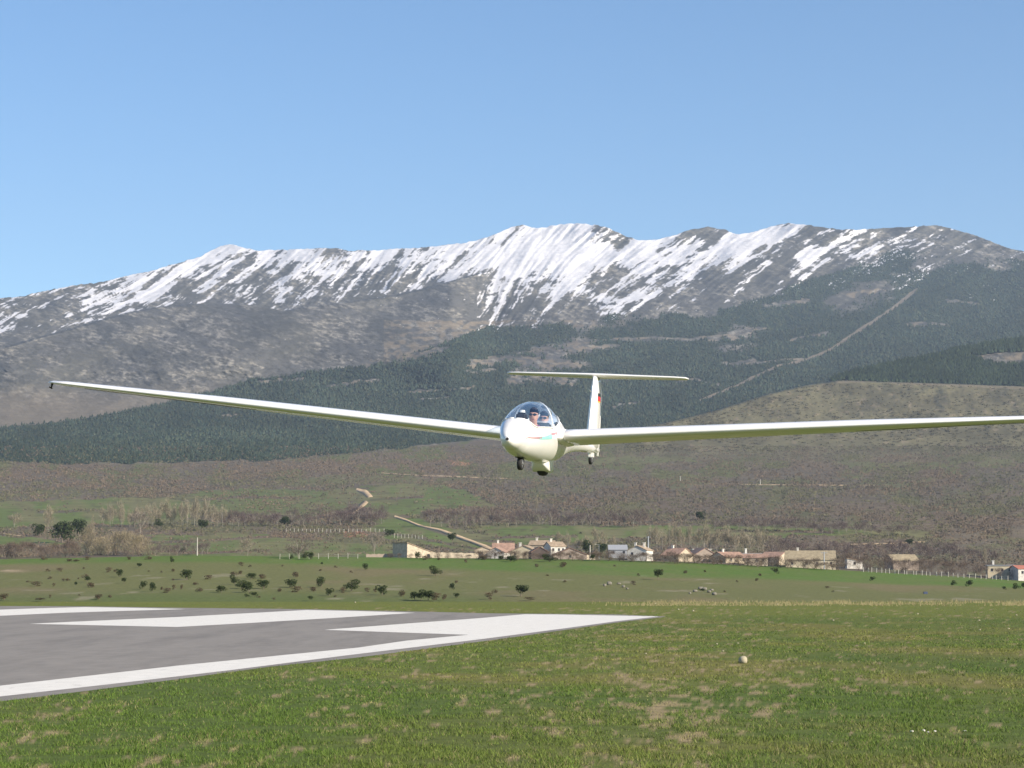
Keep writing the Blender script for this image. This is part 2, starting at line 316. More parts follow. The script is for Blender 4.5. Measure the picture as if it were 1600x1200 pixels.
def lic(u, v, cell, L, seed, asp=1.0, n=13):
    """noise smeared along the fall line"""
    k = FALLF(u, v); acc = vnoise(u/cell, v/cell/asp, seed)
    for sg in (1, -1):
        uu, vv = np.array(u, float), np.array(v, float); kk = k
        for i in range(n//2):
            st = L/(n//2)/np.hypot(1, kk); uu = uu-sg*kk*st; vv = vv+sg*st; kk = FALLF(uu, vv)
            acc = acc+vnoise(uu/cell, vv/cell/asp, seed)*(1-0.5*i/(n//2))
    acc = acc-acc.mean(); return acc/(acc.std()*3.4)+0.5
_fu = np.arange(-920, 2420, 20.0); _fv = np.arange(300, 760, 10.0)
_ft = fall(*np.meshgrid(_fu, _fv))
def FALLF(u, v):
    x = np.clip((u+920)/20, 0, len(_fu)-1.001); y = np.clip((v-300)/10, 0, len(_fv)-1.001)
    i = x.astype(int); j = y.astype(int); fx = x-i; fy = y-j
    return (_ft[j, i]*(1-fx)+_ft[j, i+1]*fx)*(1-fy)+(_ft[j+1, i]*(1-fx)+_ft[j+1, i+1]*fx)*fy
def snow_mask(u, v):
    wu = u+7*(fbm(u/13, v/9, 66, 3)-0.5); wv = v+5*(fbm(u/15, v/8, 69, 3)-0.5)
    n = 0.26*(lic(wu, wv, 1.7, 10, 60)-.5)+0.34*(lic(wu, wv, 3.6, 26, 61)-.5)+0.34*(lic(wu, wv, 10, 54, 62)-.5)+0.56*(fbm(u/12+v/14, v/5, 63, 5, 0.68)-.5)*1.5+0.18*(fbm(u/40, v/30, 65, 2)-.5)
    n = n*1.45*(1-.4*sst(idw(u, v, SNOWP, p=2.2, eps=25), .72, .98))+0.5
    cov = idw(u, v, SNOWP, p=2.2, eps=25); cov = cov-0.10-0.06*(u < 700)-.08*(u > 1000)+0.55*sst(cov, .80, 1.0)
    c1 = pl(u, CREST1); cov = np.where((u < 745) & (v > c1-1), np.where(vnoise(u/5, v/3, 64) > 0.965, .6*(v < 520)*(u > 560), -1), cov)
    f = forest_density(u, v)
    spk = vnoise(u/2.2, v/1.5, 67)
    s = sst(cov-n, -0.11, 0.11)
    s = np.where((f > 0.3), s*(spk > 0.62)*((v < 452) | (v < pl(u, FTOP)+12)), s); s = s*(segdist(u, v, BREAK) > 8)*(v < pl(u, [(740, 560), (1000, 510), (1090, 492), (1150, 480), (1250, 462), (1500, 462)]))
    s = np.where((u > 1380) & (v > 372), np.maximum(s*(spk > .35), (spk > 0.93)*(fbm(u/40, v/20, 68) > 0.52)*(v < 470)*(u > 1430)), s)
    return s*(v < 535), cov
def add_relief(u, v, Y):
    hi = sst(v, 560, 470)
    spur = sst(v-pl(u, CREST1), -2, 3)*(u < 745)
    Y = Y-hi*(1-.8*spur)*(45*(lic(u, v, 15, 46, 72)-.5)+22*(lic(u, v, 4.5, 16, 73)-.5)+190*(fbm(u/60, v/40, 78, 2)-.5))
    mid = sst(v, 720, 640)
    t = 1-np.abs(2*fbm(u/110+v/90, v/75-u/300, 74, 3)-1)*1.7
    Y = Y-mid*(1-0.6*hi)*36*(t-0.4)
    Y = Y-mid*(1-0.5*hi)*(22*(fbm((u+v)/15, (v-.4*u)/7, 75, 4)-.5)+12*(fbm((u+1.5*v)/34, (v-.5*u)/22, 76, 3)-.5))
    return Y
# mountain sheet --------------------------------------------------
uc = np.concatenate([np.linspace(-900, -60, 60)[:-1], np.arange(-60, 1660, 1.3), np.linspace(1660, 2400, 60)])
NV = 460
tt = np.linspace(0, 1, NV)
vt = pl(uc, SKY)+1.6*(fbm(uc/7, uc*0, 77, 4)-0.5)*2
BOT = 738.0
tw = tt*0.62+0.38*tt**2.0
VV = vt[None, :]+(BOT-vt[None, :])*tw[:, None]
UU = np.broadcast_to(uc[None, :], VV.shape).copy()
YY = add_relief(UU, VV, depth(UU, VV))
snow, cov = snow_mask(UU, VV)
fd = forest_density(UU, VV)
CC = land_colour(UU, VV, fd)
CC = CC*(1-snow[..., None])+np.array((0.67, 0.665, 0.685))*(.9+.2*fbm(UU/18, VV/8, 79, 4))[..., None]*snow[..., None]
PP = P(UU, VV, YY)
back = PP[0:1].copy(); back[..., 1] += 900; back[..., 0] *= 1.08; back[..., 2] -= 420      # the far side of the ridge
PPf = np.concatenate([back, PP], 0); CCf = np.concatenate([CC[0:1], CC], 0)
me = npmesh("mountain", PPf.reshape(-1, 3), gridfaces(NV+1, len(uc))[:, ::-1], CCf.reshape(-1, 3), smooth=True)
link("mountain", me, M_mtn, kind="structure", label="snow streaked mountain range with forested lower slopes")
# ground sheet (airfield, green field, valley) --------------------
ug = np.concatenate([-np.geomspace(9000, 150, 46)[:-1], np.arange(-150, 1750, 5.0), np.geomspace(1750, 10600, 46)])
rowsY, rowsP, rowsC = [], [], []
flatY = np.concatenate([np.geomspace(4, 45, 8)[:-1], np.geomspace(45, 396, 90)])
def plain_colour(u, v, near):
    return None
VE = 937.5; FD = 185.0
def field_depth(u, v):
    vtp = pl(u, VTOP); t = np.clip((VE-v)/(VE-vtp), 0, 1)
    return 400+t*FD
def gcol_flat(X, Yd):
    n = fbm(X/9, Yd/14, 81, 5); n2 = fbm(X/1.6, Yd/2.5, 82, 4); n3 = fbm(X/30, Yd/40, 83, 3)
    c = np.ones(np.shape(X)+(3,))*np.array((0.100, 0.124, 0.030))
    c = mix(c, (0.155, 0.142, 0.046), sst(n, 0.48, 0.66)*0.8)
    c = mix(c, (0.068, 0.104, 0.024), sst(n3, 0.5, 0.35)*0.6)
    u_ = 800+F*X/np.maximum(Yd, 1); v_ = 900+HC*F/np.maximum(Yd, 1)
    far = sst(Yd, 200, 300)
    c = mix(c, (0.135, 0.150, 0.034), far*0.8)
    pch = idw(u_, v_, [(1060, 1110, .9), (1180, 1080, .75), (1000, 1130, .7), (1120, 1060, .3), (560, 1100, .45), (430, 1140, .1), (480, 1170, .3), (1050, 1170, .35),
        (1230, 1070, .45), (1440, 1060, .3), (600, 1050, .2), (300, 1180, .2), (20, 1190, .35), (1080, 980, .25), (1250, 1000, 0), (1400, 1120, -.1), (1550, 1050, -.1), (1200, 1170, -.2), (300, 1110, -.1), (700, 1180, .0), (800, 1020, .25), (650, 1130, .35), (800, 1110, .3), (1590, 1030, .3)], p=1.4, eps=400)
    d = sst(fbm(X/0.6, Yd/2.4, 84, 6, 0.72)+0.24*pch, 0.66, 0.76)*(Yd < 330)
    c = mix(c, (0.30, 0.225, 0.135), d*0.8)
    return c
for yd in flatY:
    X = (ug-800)/F*yd*CP**0; rowsP.append(np.stack([X, np.full_like(X, yd), np.zeros_like(X)-0.0], -1)); rowsC.append(gcol_flat(X, np.full_like(X, yd)))
for t in np.linspace(0.004, 1, 70):
    vtp = pl(ug, VTOP); v = VE+(vtp-VE)*t
    Yd = 400+t*FD
    p = P(ug, v, np.full_like(ug, Yd)); p[:, 2] = p[:, 2]*sst(np.full_like(ug, t), -0.02, 0.05)
    n = fbm(p[:, 0]/30, p[:, 1]/60, 85, 4); n2 = fbm(p[:, 0]/6, p[:, 1]/12, 86, 4)
    # far strip of brighter crop, middle grazed turf
    thr = np.interp(ug, [0, 500, 1000], [.84, .76, .55]); bright = sst(t+0.14*(n-0.5)-thr, 0, 0.12)*(.62+.7*(n2-.3))
    c = mix(np.ones(ug.shape+(3,))*np.array((0.135, 0.140, 0.056)), (0.172, 0.143, 0.078), sst(n, 0.45, 0.65)*0.75)
    c = mix(c, (0.088, 0.120, 0.036), sst(np.full_like(ug, t), 0.30, 0.02)*0.7*sst(ug, 1000, 600))
    c = mix(c, (0.088, 0.150, 0.030), np.clip(bright, 0, 1))
    c = mix(c, (0.30, 0.26, 0.19), sst(n2, 0.66, 0.8)*0.45*sst(np.full_like(ug, t), .75, .5))
    so = sst(np.abs(v-892), 3.2, 0.3)*sst(ug, 50, 10)*sst(n2, .35, .5); c = mix(c, (0.38, 0.30, 0.2), so*0.8)
    rowsP.append(p); rowsC.append(c)
vv = np.concatenate([np.linspace(0, 1, 14)[1:]])
TT = np.linspace(0, 1, 175)[1:]
for t in TT:                                   # crest of the field -> foot of the mountain
    vtp = pl(ug, VTOP)
    if t < 0.02:
        v = vtp+2.0; Yd = np.full_like(ug, 925)
    else:
        v = vtp+(735-vtp)*((t-0.02)/0.98); Yd = np.maximum(depth(ug, v), 960)
        Yd = Yd*(1+0.02*(fbm(ug/60, v/20, 87, 4)-0.5)*sst(v, 735, 760))
    p = P(ug, v, Yd); rowsP.append(p)
    c = land_colour(ug, v, np.zeros_like(ug)); rowsC.append(c)
GP = np.stack(rowsP); GC = np.stack(rowsC)
me = npmesh("ground", GP.reshape(-1, 3), gridfaces(GP.shape[0], GP.shape[1]), GC.reshape(-1, 3), smooth=True)
# grassy ground: colour attribute times fine turf noise
def turf_mat():
    m = mat("turf_cover", rough=0.95, noise=0.30, scale=1.1, spec=0.08, attr=True, bump=0.06, detail=10)
    return m
M_turf = turf_mat()
me.materials.append(M_turf); me.materials.append(M_attr_land)
nrow = GP.shape[0]; nfx = GP.shape[1]-1
mi = np.zeros((nrow-1, nfx), np.int32); mi[len(flatY)+69:, :] = 1
me.polygons.foreach_set("material_index", mi.ravel()) if len(me.polygons) == mi.size else None
link("ground", me, None, kind="structure", label="airfield turf, green field and brown valley floor")
def field_pt(u, v):
    """point on the green field / airfield seen at (u, v)"""
    if v > VE: 
        Yd = float(vground(v)); p = P(u, v, Yd); p[2] = 0; return p
    vtp = float(pl(u, VTOP)); t = (VE-v)/(VE-vtp)
    if t <= 1: return P(u, v, 400+t*FD)
    return P(u, v, max(float(depth(np.array(float(u)), np.array(float(v)))), 960))
# ------------------------------------------------------------------ runway and its paint
def flatpoly(name, uv, z, m, **pr):
    pts = []
    for (u, v) in uv:
        p = P(u, v, vground(v)); pts.append((p[0], p[1], z))
    bm = bmesh.new(); vsx = [bm.verts.new(q) for q in pts]; f = bm.faces.new(vsx); f.normal_update()
    if f.normal.z < 0: f.normal_flip()
    bmesh.ops.triangulate(bm, faces=[f]); me = bpy.data.meshes.new(name); bm.to_mesh(me); bm.free()
    return link(name, me, m, **pr)
M_asph = mat("asphalt", (0.236, 0.217, 0.194), 0.9, 0.15, .6, spec=0.2, bump=0.01, detail=8)
def worn(m, k, other, sc, lo, hi, stretch=(1, 1, 1)):
    """breaks a surface colour up with worn, patchy areas of another colour"""
    t = m.node_tree; b = t.nodes["Principled BSDF"]; src = b.inputs["Base Color"].links[0].from_socket
    tc = t.nodes.new("ShaderNodeTexCoord"); mp = t.nodes.new("ShaderNodeMapping"); mp.inputs["Scale"].default_value = stretch; mp.inputs["Rotation"].default_value = (0, 0, R(12.9))
    n = t.nodes.new("ShaderNodeTexNoise"); n.inputs["Scale"].default_value = sc; n.inputs["Detail"].default_value = 9; n.inputs["Roughness"].default_value = 0.72
    mr = t.nodes.new("ShaderNodeMapRange"); mr.inputs[1].default_value = lo; mr.inputs[2].default_value = hi; mr.inputs[3].default_value = 0; mr.inputs[4].default_value = k
    mx = t.nodes.new("ShaderNodeMix"); mx.data_type = 'RGBA'; mx.inputs["B"].default_value = (*other, 1)
    t.links.new(tc.outputs["Object"], mp.inputs[0]); t.links.new(mp.outputs[0], n.inputs["Vector"]); t.links.new(n.outputs["Fac"], mr.inputs[0]); t.links.new(mr.outputs[0], mx.inputs["Factor"])
    t.links.new(src, mx.inputs["A"]); t.links.new(mx.outputs["Result"], b.inputs["Base Color"]); return m
M_paint = mat("runway_paint", (0.68, 0.655, 0.60), 0.85, 0.12, 0.9, spec=0.2, detail=8)
worn(M_paint, 0.55, (0.30, 0.28, 0.26), 1.6, 0.57, 0.72, (1, .35, 1)); worn(M_asph, 0.6, (0.13, 0.12, 0.11), 0.3, 0.46, 0.7, (1, .12, 1)); worn(M_asph, 0.6, (0.34, 0.32, 0.29), 2.4, 0.62, 0.72)
flatpoly("runway", [(-900, 1215), (-300, 1133), (0, 1096), (140, 1079), (280, 1061), (420, 1042), (560, 1027.3), (697, 1009.6), (800, 996), (881, 984.5), (969, 972), (1042, 963.5),
    (960, 959.8), (763, 958.3), (645, 955.4), (472, 951.7), (290, 949.8), (130, 947.3), (0, 947), (-300, 947), (-900, 950)], 0.004, M_asph, kind="structure", label="grey asphalt runway end")
RW = dict(kind="structure")
flatpoly("runway_marking", [(-900, 1190), (0, 1071.7), (280, 1040), (560, 1012), (636, 1001), (732, 992), (507, 984.2), (627, 975), (750, 965.9), (820, 959.8), (872, 960.2), (1030, 963.2),
    (969, 970), (881, 982), (750, 999), (549, 1023.2), (350, 1048.5), (196, 1066.5), (0, 1088.5), (-900, 1206)], 0.008, M_paint, **RW)
flatpoly("runway_marking", [(45.5, 974.8), (276.5, 979.7), (400, 972.9), (531, 965), (649, 957.5), (560, 954.8), (479, 953.2), (400, 957.5), (280, 964), (160, 969.5)], 0.008, M_paint, **RW)
flatpoly("runway_marking", [(-500, 985), (-200, 967), (0, 962.2), (105, 957.3), (196, 954.5), (290, 951.7), (200, 949.6), (133, 948.6), (60, 950.5), (0, 952.7), (-300, 962)], 0.008, M_paint, **RW)
# ------------------------------------------------------------------ grass
INRUN = [(-900, 1215), (0, 1096), (140, 1079), (280, 1061), (420, 1042), (560, 1027.3), (697, 1009.6), (881, 984.5), (1042, 963.5), (763, 956.5), (472, 950), (130, 945), (-900, 945)]
def grass(n, vlo, vhi, hmin, hmax, wid, seed):
    g = np.random.default_rng(seed)
    u = g.uniform(-160, 1760, n); v = vlo+(vhi-vlo)*g.uniform(0, 1, n)**0.9
    ok = ~inpoly(u, v-0.006*(v-900)*6*(fbm(u/14, v*0, 93, 3)-.25), INRUN); u = u[ok]; v = v[ok]
    Yd = vground(v); X = (u-800)/F*Yd
    X += g.normal(0, .02, len(X))
    cl = fbm(X/1.1, Yd/1.6, 91, 4); pc = gcol_flat(X, Yd)
    bare = pc[:, 0] > 0.19
    keep = (g.uniform(0, 1, len(u)) < np.clip((cl-0.30)*3.2, 0.12, 1)) & (~bare | (g.uniform(0, 1, len(u)) < 0.6))
    X, Yd, cl, pc, bare = X[keep], Yd[keep], cl[keep], pc[keep], bare[keep]; n = len(X)
    cl = np.where(bare, cl*.55, cl)
    h = (hmin+(hmax-hmin)*g.uniform(0, 1, n)**2)*(0.55+1.1*np.clip(cl-0.25, 0, .6)*1.6); w = wid*(0.6+0.8*g.uniform(0, 1, n))*np.clip(Yd/70, 0.8, 3)
    a = g.uniform(0, 2*math.pi, n); lean = g.normal(0, 0.55, (n, 2))
    dx, dy = np.cos(a)*w/2, np.sin(a)*w/2
    B1 = np.stack([X-dx, Yd-dy, np.full(n, -0.005)], -1); B2 = np.stack([X+dx, Yd+dy, np.full(n, -0.005)], -1)
    T = np.stack([X+lean[:, 0]*h, Yd+lean[:, 1]*h, h], -1)
    V = np.stack([B1, B2, T], 1).reshape(-1, 3); Fc = np.arange(3*n).reshape(n, 3)
    t = g.uniform(0, 1, n)[:, None]
    c = pc*1.0*(0.75+0.7*g.uniform(0, 1, n)[:, None]); straw = (g.uniform(0, 1, n)-bare*.45 < 0.05+0.12*(fbm(X/5, Yd/8, 92, 3) > .55))[:, None]
    c = np.where(straw, np.array((0.21, 0.19, 0.09))*(0.7+0.5*t), c*np.array((0.98, 1.12, 0.9)))
    C = np.repeat(c, 3, 0)
    return V, Fc, C
gA = grass(420000, 985, 1225, 0.03, 0.13, 0.022, 101)
gB = grass(200000, 939, 1020, 0.03, 0.10, 0.022, 102)
V = np.concatenate([gA[0], gB[0]]); Fc = np.concatenate([gA[1], gB[1]+len(gA[0])]); C = np.concatenate([gA[2], gB[2]])
M_grass = mat("grass_blades", rough=0.8, spec=0.1, attr=True)
link("grass", npmesh("grass", V, Fc, C), M_grass, kind="stuff", label="short turf with dry patches beside the runway")
# dry tall grass along the edge of the airfield
g = np.random.default_rng(111); n = 9000
u = g.uniform(980, 1760, n)+g.normal(0, 40, n); Yd = g.uniform(345, 412, n); kk = g.uniform(0, 1, n) < 2.6*(fbm(u/45, Yd/9, 113, 4)-.36); u, Yd = u[kk], Yd[kk]; n = len(u); X = (u-800)/F*Yd; h = g.uniform(0.12, 0.6, n)*(0.4+1.2*fbm(X/6, Yd/6, 112, 3)); w = 0.12
B1 = np.stack([X-w, Yd, 0*X-.3], -1); B2 = np.stack([X+w, Yd, 0*X-.3], -1); T = np.stack([X+g.normal(0, .2, n), Yd, h], -1)
c = np.array((0.27, 0.235, 0.12))*g.uniform(.6, 1.2, n)[:, None]
link("dry_grass", npmesh("dry_grass", np.stack([B1, B2, T], 1).reshape(-1, 3), np.arange(3*n).reshape(n, 3), np.repeat(c, 3, 0)), M_grass, kind="stuff", label="pale dry grass along the far edge of the airfield")
# ------------------------------------------------------------------ far woods and scrub (stuff)
def sheet_lookup(u, v):
    """bilinear point on the mountain sheet"""
    fi = np.interp(u, uc, np.arange(len(uc))); i0 = np.clip(fi.astype(int), 0, len(uc)-2); f = fi-i0
    vs_ = np.interp(u, uc, vt); s = np.clip((v-vs_)/(BOT-vs_), 0, 1)
    rj = np.interp(s, tw, np.arange(NV)); j0 = np.clip(rj.astype(int), 0, NV-2); fj = (rj-j0)
    a = PP[j0, i0]*(1-f)[:, None]+PP[j0, i0+1]*f[:, None]; b = PP[j0+1, i0]*(1-f)[:, None]+PP[j0+1, i0+1]*f[:, None]
    return a*(1-fj)[:, None]+b*fj[:, None]
def conifers(n, seed, box, dens, hr, cols):
    g = np.random.default_rng(seed)
    u = g.uniform(box[0], box[1], n); v = g.uniform(box[2], box[3], n)
    d = dens(u, v); k = (g.uniform(0.25, 0.75, n) < d) & (v > np.interp(u, uc, vt)+2); u, v = u[k], v[k]
    p = sheet_lookup(u, v); n = len(u)
    h = np.clip(p[:, 1]/5200, .62, 1.1)*g.uniform(hr[0], hr[1], n)*(0.75+0.5*fbm(u/14, v/8, 121, 3)); r = h*g.uniform(0.30, 0.46, n)
    K = 5; a0 = g.uniform(0, 6.28, n)
    ang = a0[:, None]+np.arange(K)[None, :]*2*math.pi/K
    rr = r[:, None]*g.uniform(0.7, 1.2, (n, K))
    ring = np.stack([p[:, 0:1]+np.cos(ang)*rr, p[:, 1:2]+np.sin(ang)*rr, p[:, 2:3]+h[:, None]*g.uniform(0.05, 0.25, (n, K))], -1)
    top = p.copy(); top[:, 2] += h; top[:, 0] += g.normal(0, .05, n)*h
    V = np.concatenate([ring, top[:, None, :]], 1).reshape(-1, 3)
    base = (np.arange(n)*(K+1))[:, None]; i = np.arange(K)[None, :]
    Fc = np.stack([base+i, base+(i+1) % K, base+K+0*i], -1).reshape(-1, 3)
    c = np.asarray(cols)[g.integers(0, len(cols), n)]*g.uniform(0.8, 1.2, n)[:, None]*(0.42+0.92*fbm(u/55, v/17, 122, 5, .6))[:, None]
    return V, Fc, np.repeat(c, K+1, 0)
def hill3(u, v): return (u > 1292) & (v > pl(u, CREST3)) & (v < pl(u, CREST4))
V, Fc, C = conifers(150000, 131, (-120, 1720, 380, 735), lambda u, v: np.where(hill3(u, v), 0, forest_density(u, v)), (4.5, 9.5), [(0.050, 0.070, 0.050), (0.040, 0.060, 0.044), (0.064, 0.076, 0.050)])
M_conif = mat("conifer_needles", rough=0.9, spec=0.05, attr=True)
link("pine_forest", npmesh("pine_forest", V, Fc, C), M_conif, kind="stuff", label="blue green pine forest covering the lower mountain slopes")
def dh3(u, v): return np.where(hill3(u, v), forest_density(u, v), 0)
V, Fc, C = conifers(30000, 132, (1285, 1760, 480, 606), dh3, (8, 14), [(0.034, 0.050, 0.026), (0.042, 0.058, 0.030), (0.026, 0.040, 0.022)])
link("pine_wood", npmesh("pine_wood", V, Fc, C), M_conif, kind="stuff", label="dark pine wood on the hill beyond the port wing")
def tufts(p, size, hgt, k, col, g, spread=0.5):
    """p (n,3) bases -> each a bundle of k upright ragged triangles"""
    n = len(p); a = g.uniform(0, 6.28, (n, k)); rad = size[:, None]*spread*np.sqrt(g.uniform(0, 1, (n, k)))
    cx = p[:, 0:1]+np.cos(a)*rad; cy = p[:, 1:2]+np.sin(a)*rad
    hh = hgt[:, None]*g.uniform(0.45, 1.0, (n, k))*(1-0.5*(rad/(size[:, None]*spread+1e-6))**2)
    w = size[:, None]*0.22*g.uniform(0.5, 1.3, (n, k)); b = g.uniform(0, 6.28, (n, k))
    z0 = p[:, 2:3]+hh*g.uniform(-0.1, 0.5, (n, k))
    A = np.stack([cx-np.cos(b)*w, cy-np.sin(b)*w, z0], -1); B = np.stack([cx+np.cos(b)*w, cy+np.sin(b)*w, z0+hh*g.normal(0, .1, (n, k))], -1)
    T = np.stack([cx+(cx-p[:, 0:1])*0.3, cy, p[:, 2:3]+hh], -1)
    V = np.stack([A, B, T], 2).reshape(-1, 3); Fc = np.arange(len(V)).reshape(-1, 3)
    C = np.repeat(np.repeat(col, k, 0)*g.uniform(0.82, 1.18, (n*k, 1)), 3, 0)
    return V, Fc, C
def ground_lookup(u, v):
    a = P(u, v, np.maximum(depth(u, v), 960)); b = sheet_lookup(np.asarray(u, float), np.minimum(v, 737)); return np.where((np.asarray(v) < 735)[:, None], b, a)
g = np.random.default_rng(141); n = 165000
u = g.uniform(-120, 1720, n); v = 697+(885-697)*g.uniform(0, 1, n)**1.1
ok = (v < pl(u, VTOP)-2); u, v = u[ok], v[ok]
dn = 0.35+1.3*(fbm(u/50, v/11, 142, 4)-0.35)
k = (g.uniform(0, 1, len(u)) < dn*(1-0.985*meadow(u, v))) & ~((segdist(u, v, [(557, 765), (580, 778), (550, 802)]) < 7) | (segdist(u, v, [(615, 807), (650, 820), (700, 832), (768, 855)]) < 7))
u, v = u[k], v[k]; p = ground_lookup(u, v); n = len(u)
s = g.uniform(1.1, 2.8, n)*np.clip(p[:, 1]/1700, 0.6, 1.35); hgt = s*g.uniform(0.5, 1.0, n)
tone = fbm(u/70, v/14, 143, 4)[:, None]+g.normal(0, .08, (n, 1))
col = np.where(tone > 0.56, np.array((0.160, 0.124, 0.090)), np.where(tone > 0.42, np.array((0.132, 0.112, 0.088)), np.array((0.135, 0.130, 0.075))))
V, Fc, C = tufts(p, s, hgt, 7, col, g)
link("bare_scrub", npmesh("bare_scrub", V, Fc, C), M_leaf, kind="stuff", label="leafless purple brown oak scrub across the valley")
# scattered heather and broom on the olive hill and the spur
g = np.random.default_rng(151); n = 11000
u = g.uniform(900, 1720, n); v = g.uniform(600, 706, n)
ok = (v > pl(u, CREST4)+1) & (u > 975) & (g.uniform(0, 1, n) < 1.5*(fbm(u/40, v/12, 152, 4)-0.22)); u, v = u[ok], v[ok]; p = sheet_lookup(u, v); n = len(u)
s = g.uniform(2.5, 7, n); col = np.where(g.uniform(0, 1, (n, 1)) < .5, np.array((0.065, 0.062, 0.038)), np.array((0.12, 0.10, 0.06)))
V, Fc, C = tufts(p, s, s*0.5, 9, col, g)
link("heath_scrub", npmesh("heath_scrub", V, Fc, C), M_leaf, kind="stuff", label="low dark heath scrub dotted over the olive hill")
# ------------------------------------------------------------------ roads in the valley
M_dirt = mat("dirt_track", (0.40, 0.305, 0.20), 0.95, 0.35, 0.15, spec=0.05)
def track(name, pts, wpx, **pr):
    n = 40; ts = np.linspace(0, 1, n); a = np.array(pts, float); d = np.r_[0, np.cumsum(np.hypot(*np.diff(a, axis=0).T))]; d /= d[-1]
    us = np.interp(ts, d, a[:, 0]); vs_ = np.interp(ts, d, a[:, 1]); ws = np.interp(ts, np.linspace(0, 1, len(wpx)), wpx)*(.8+.35*fbm(ts*14, ts*0, 163, 3))
    us = us+3*(fbm(us/9, vs_/9, 161)-.5)
    tu = np.gradient(us); tv = np.gradient(vs_); L = np.hypot(tu, tv)
    q1 = ground_lookup(us-tv/L*ws/2, vs_+tu/L*ws/2); q2 = ground_lookup(us+tv/L*ws/2, vs_-tu/L*ws/2)
    q1[:, 2] += 0.12; q2[:, 2] += 0.12
    q1b = q1.copy(); q2b = q2.copy(); q1b[:, 2] -= .6; q2b[:, 2] -= .6
    V = np.stack([q1b, q1, q2, q2b], 1).reshape(-1, 3); i = np.arange(n-1)[:, None]*4
    Fc = np.concatenate([np.concatenate([i+k, i+k+1, i+k+5, i+k+4], 1) for k in range(3)])
    return link(name, npmesh(name, V, Fc), M_dirt, **pr)
track("dirt_path", [(556, 765), (570, 769), (579, 777), (566, 789), (550, 802)], [4, 7, 9, 7, 7, 5, 4], kind="structure")
track("dirt_path", [(616, 807), (633, 812), (655, 821), (690, 829), (720, 840), (745, 849), (770, 859)], [3, 3, 3, 4.2, 4.6, 5, 5.5], kind="structure")
track("road", [(595, 739), (640, 742), (720, 745), (800, 748)], [1.0, 1.6, 1.6, .8], kind="structure")
track("road", [(1085, 755), (1180, 757), (1260, 757.6), (1370, 758)], [.5, 1.3, 1.2, .6], kind="structure")
track("path", [(0, 833), (40, 839), (85, 848)], [1.4, 1.6, 1.0], kind="structure")
track("path", [(1330, 850), (1380, 849), (1445, 846)], [.8, 1.3, .8], kind="structure")
# ------------------------------------------------------------------ trees, shrubs
ORD = lambda n: ("1st" if n == 1 else "2nd" if n == 2 else "3rd" if n == 3 else f"{n}th") if not (n % 100 > 20 and n % 10 in (1, 2, 3)) else f"{n}"+{1: "st", 2: "nd", 3: "rd"}[n % 10]
def leaf_crown(seed, nl, n, leaf, cols, flat=0.8, zc=0.58):
    g = np.random.default_rng(seed)
    cs = g.normal(0, 0.2, (nl, 3))*np.array((1, 1, .7))+np.array((0, 0, zc)); cs[0] = (0, 0, zc); rs = g.uniform(0.2, 0.33, nl); rs[0] = 0.36
    k = g.integers(0, nl, n); d = g.normal(size=(n, 3)); d /= np.linalg.norm(d, axis=1)[:, None]
    q = cs[k]+d*(rs[k]*g.uniform(0.55, 1.05, n)**0.5)[:, None]*np.array((1, 1, flat))
    q[:, 2] = np.maximum(q[:, 2], 0.03)
    o = g.normal(0, leaf, (n, 3, 3)); V = (q[:, None, :]+o).reshape(-1, 3)
    c = np.asarray(cols)[g.integers(0, len(cols), n)]*g.uniform(0.65, 1.3, n)[:, None]
    return npmesh("crown", V, np.arange(3*n).reshape(n, 3), np.repeat(c, 3, 0))
def trunk_mesh(segs, name="trunk", K=5):
    """segs: list of (p0, p1, r0, r1)"""
    V, Fc = [], []
    for (p0, p1, r0, r1) in segs:
        p0 = Vector(p0); p1 = Vector(p1); d = (p1-p0).normalized(); a = d.orthogonal().normalized(); b = d.cross(a); s = len(V)
        for q, r in ((p0, r0), (p1, r1)):
            for i in range(K):
                t = 2*math.pi*i/K; V.append(q+a*math.cos(t)*r+b*math.sin(t)*r)
        for i in range(K): Fc.append((s+i, s+(i+1) % K, s+K+(i+1) % K, s+K+i))
    return npmesh(name, np.array([tuple(v) for v in V]), np.array(Fc))
M_bark = mat("bark", (0.16, 0.13, 0.10), 0.95, 0.3, 4); M_palebark = mat("pale_bark", (0.30, 0.27, 0.22), 0.9, 0.2, 4)
oak_cr = [leaf_crown(200+i, 7, 900, 0.042, [(0.035, 0.052, 0.018), (0.050, 0.070, 0.024), (0.026, 0.038, 0.014)]) for i in range(4)]
bsh_cr = [leaf_crown(220+i, 5, 520, 0.038, [(0.115, 0.078, 0.052), (0.085, 0.064, 0.042), (0.075, 0.072, 0.035)], 0.75, 0.42) for i in range(4)]
oak_tr = [trunk_mesh([((0, 0, -0.05), (0.02, 0.01, 0.32), 0.035, 0.025), ((0.02, 0.01, 0.3), (0.14, 0.05, 0.55), 0.02, 0.008), ((0.02, 0.01, 0.3), (-0.12, -0.04, 0.58), 0.02, 0.008)])]
bsh_tr = [trunk_mesh([((0, 0, -0.04), (0.12, 0.02, 0.4), 0.014, 0.005), ((0, 0, -0.04), (-0.12, 0.05, 0.42), 0.014, 0.005), ((0, 0, -0.04), (0.0, -0.08, 0.45), 0.014, 0.005)], "stem")]
for x in oak_cr+bsh_cr: x.materials.append(M_leaf)
for x in oak_tr+bsh_tr: x.materials.append(M_bark)
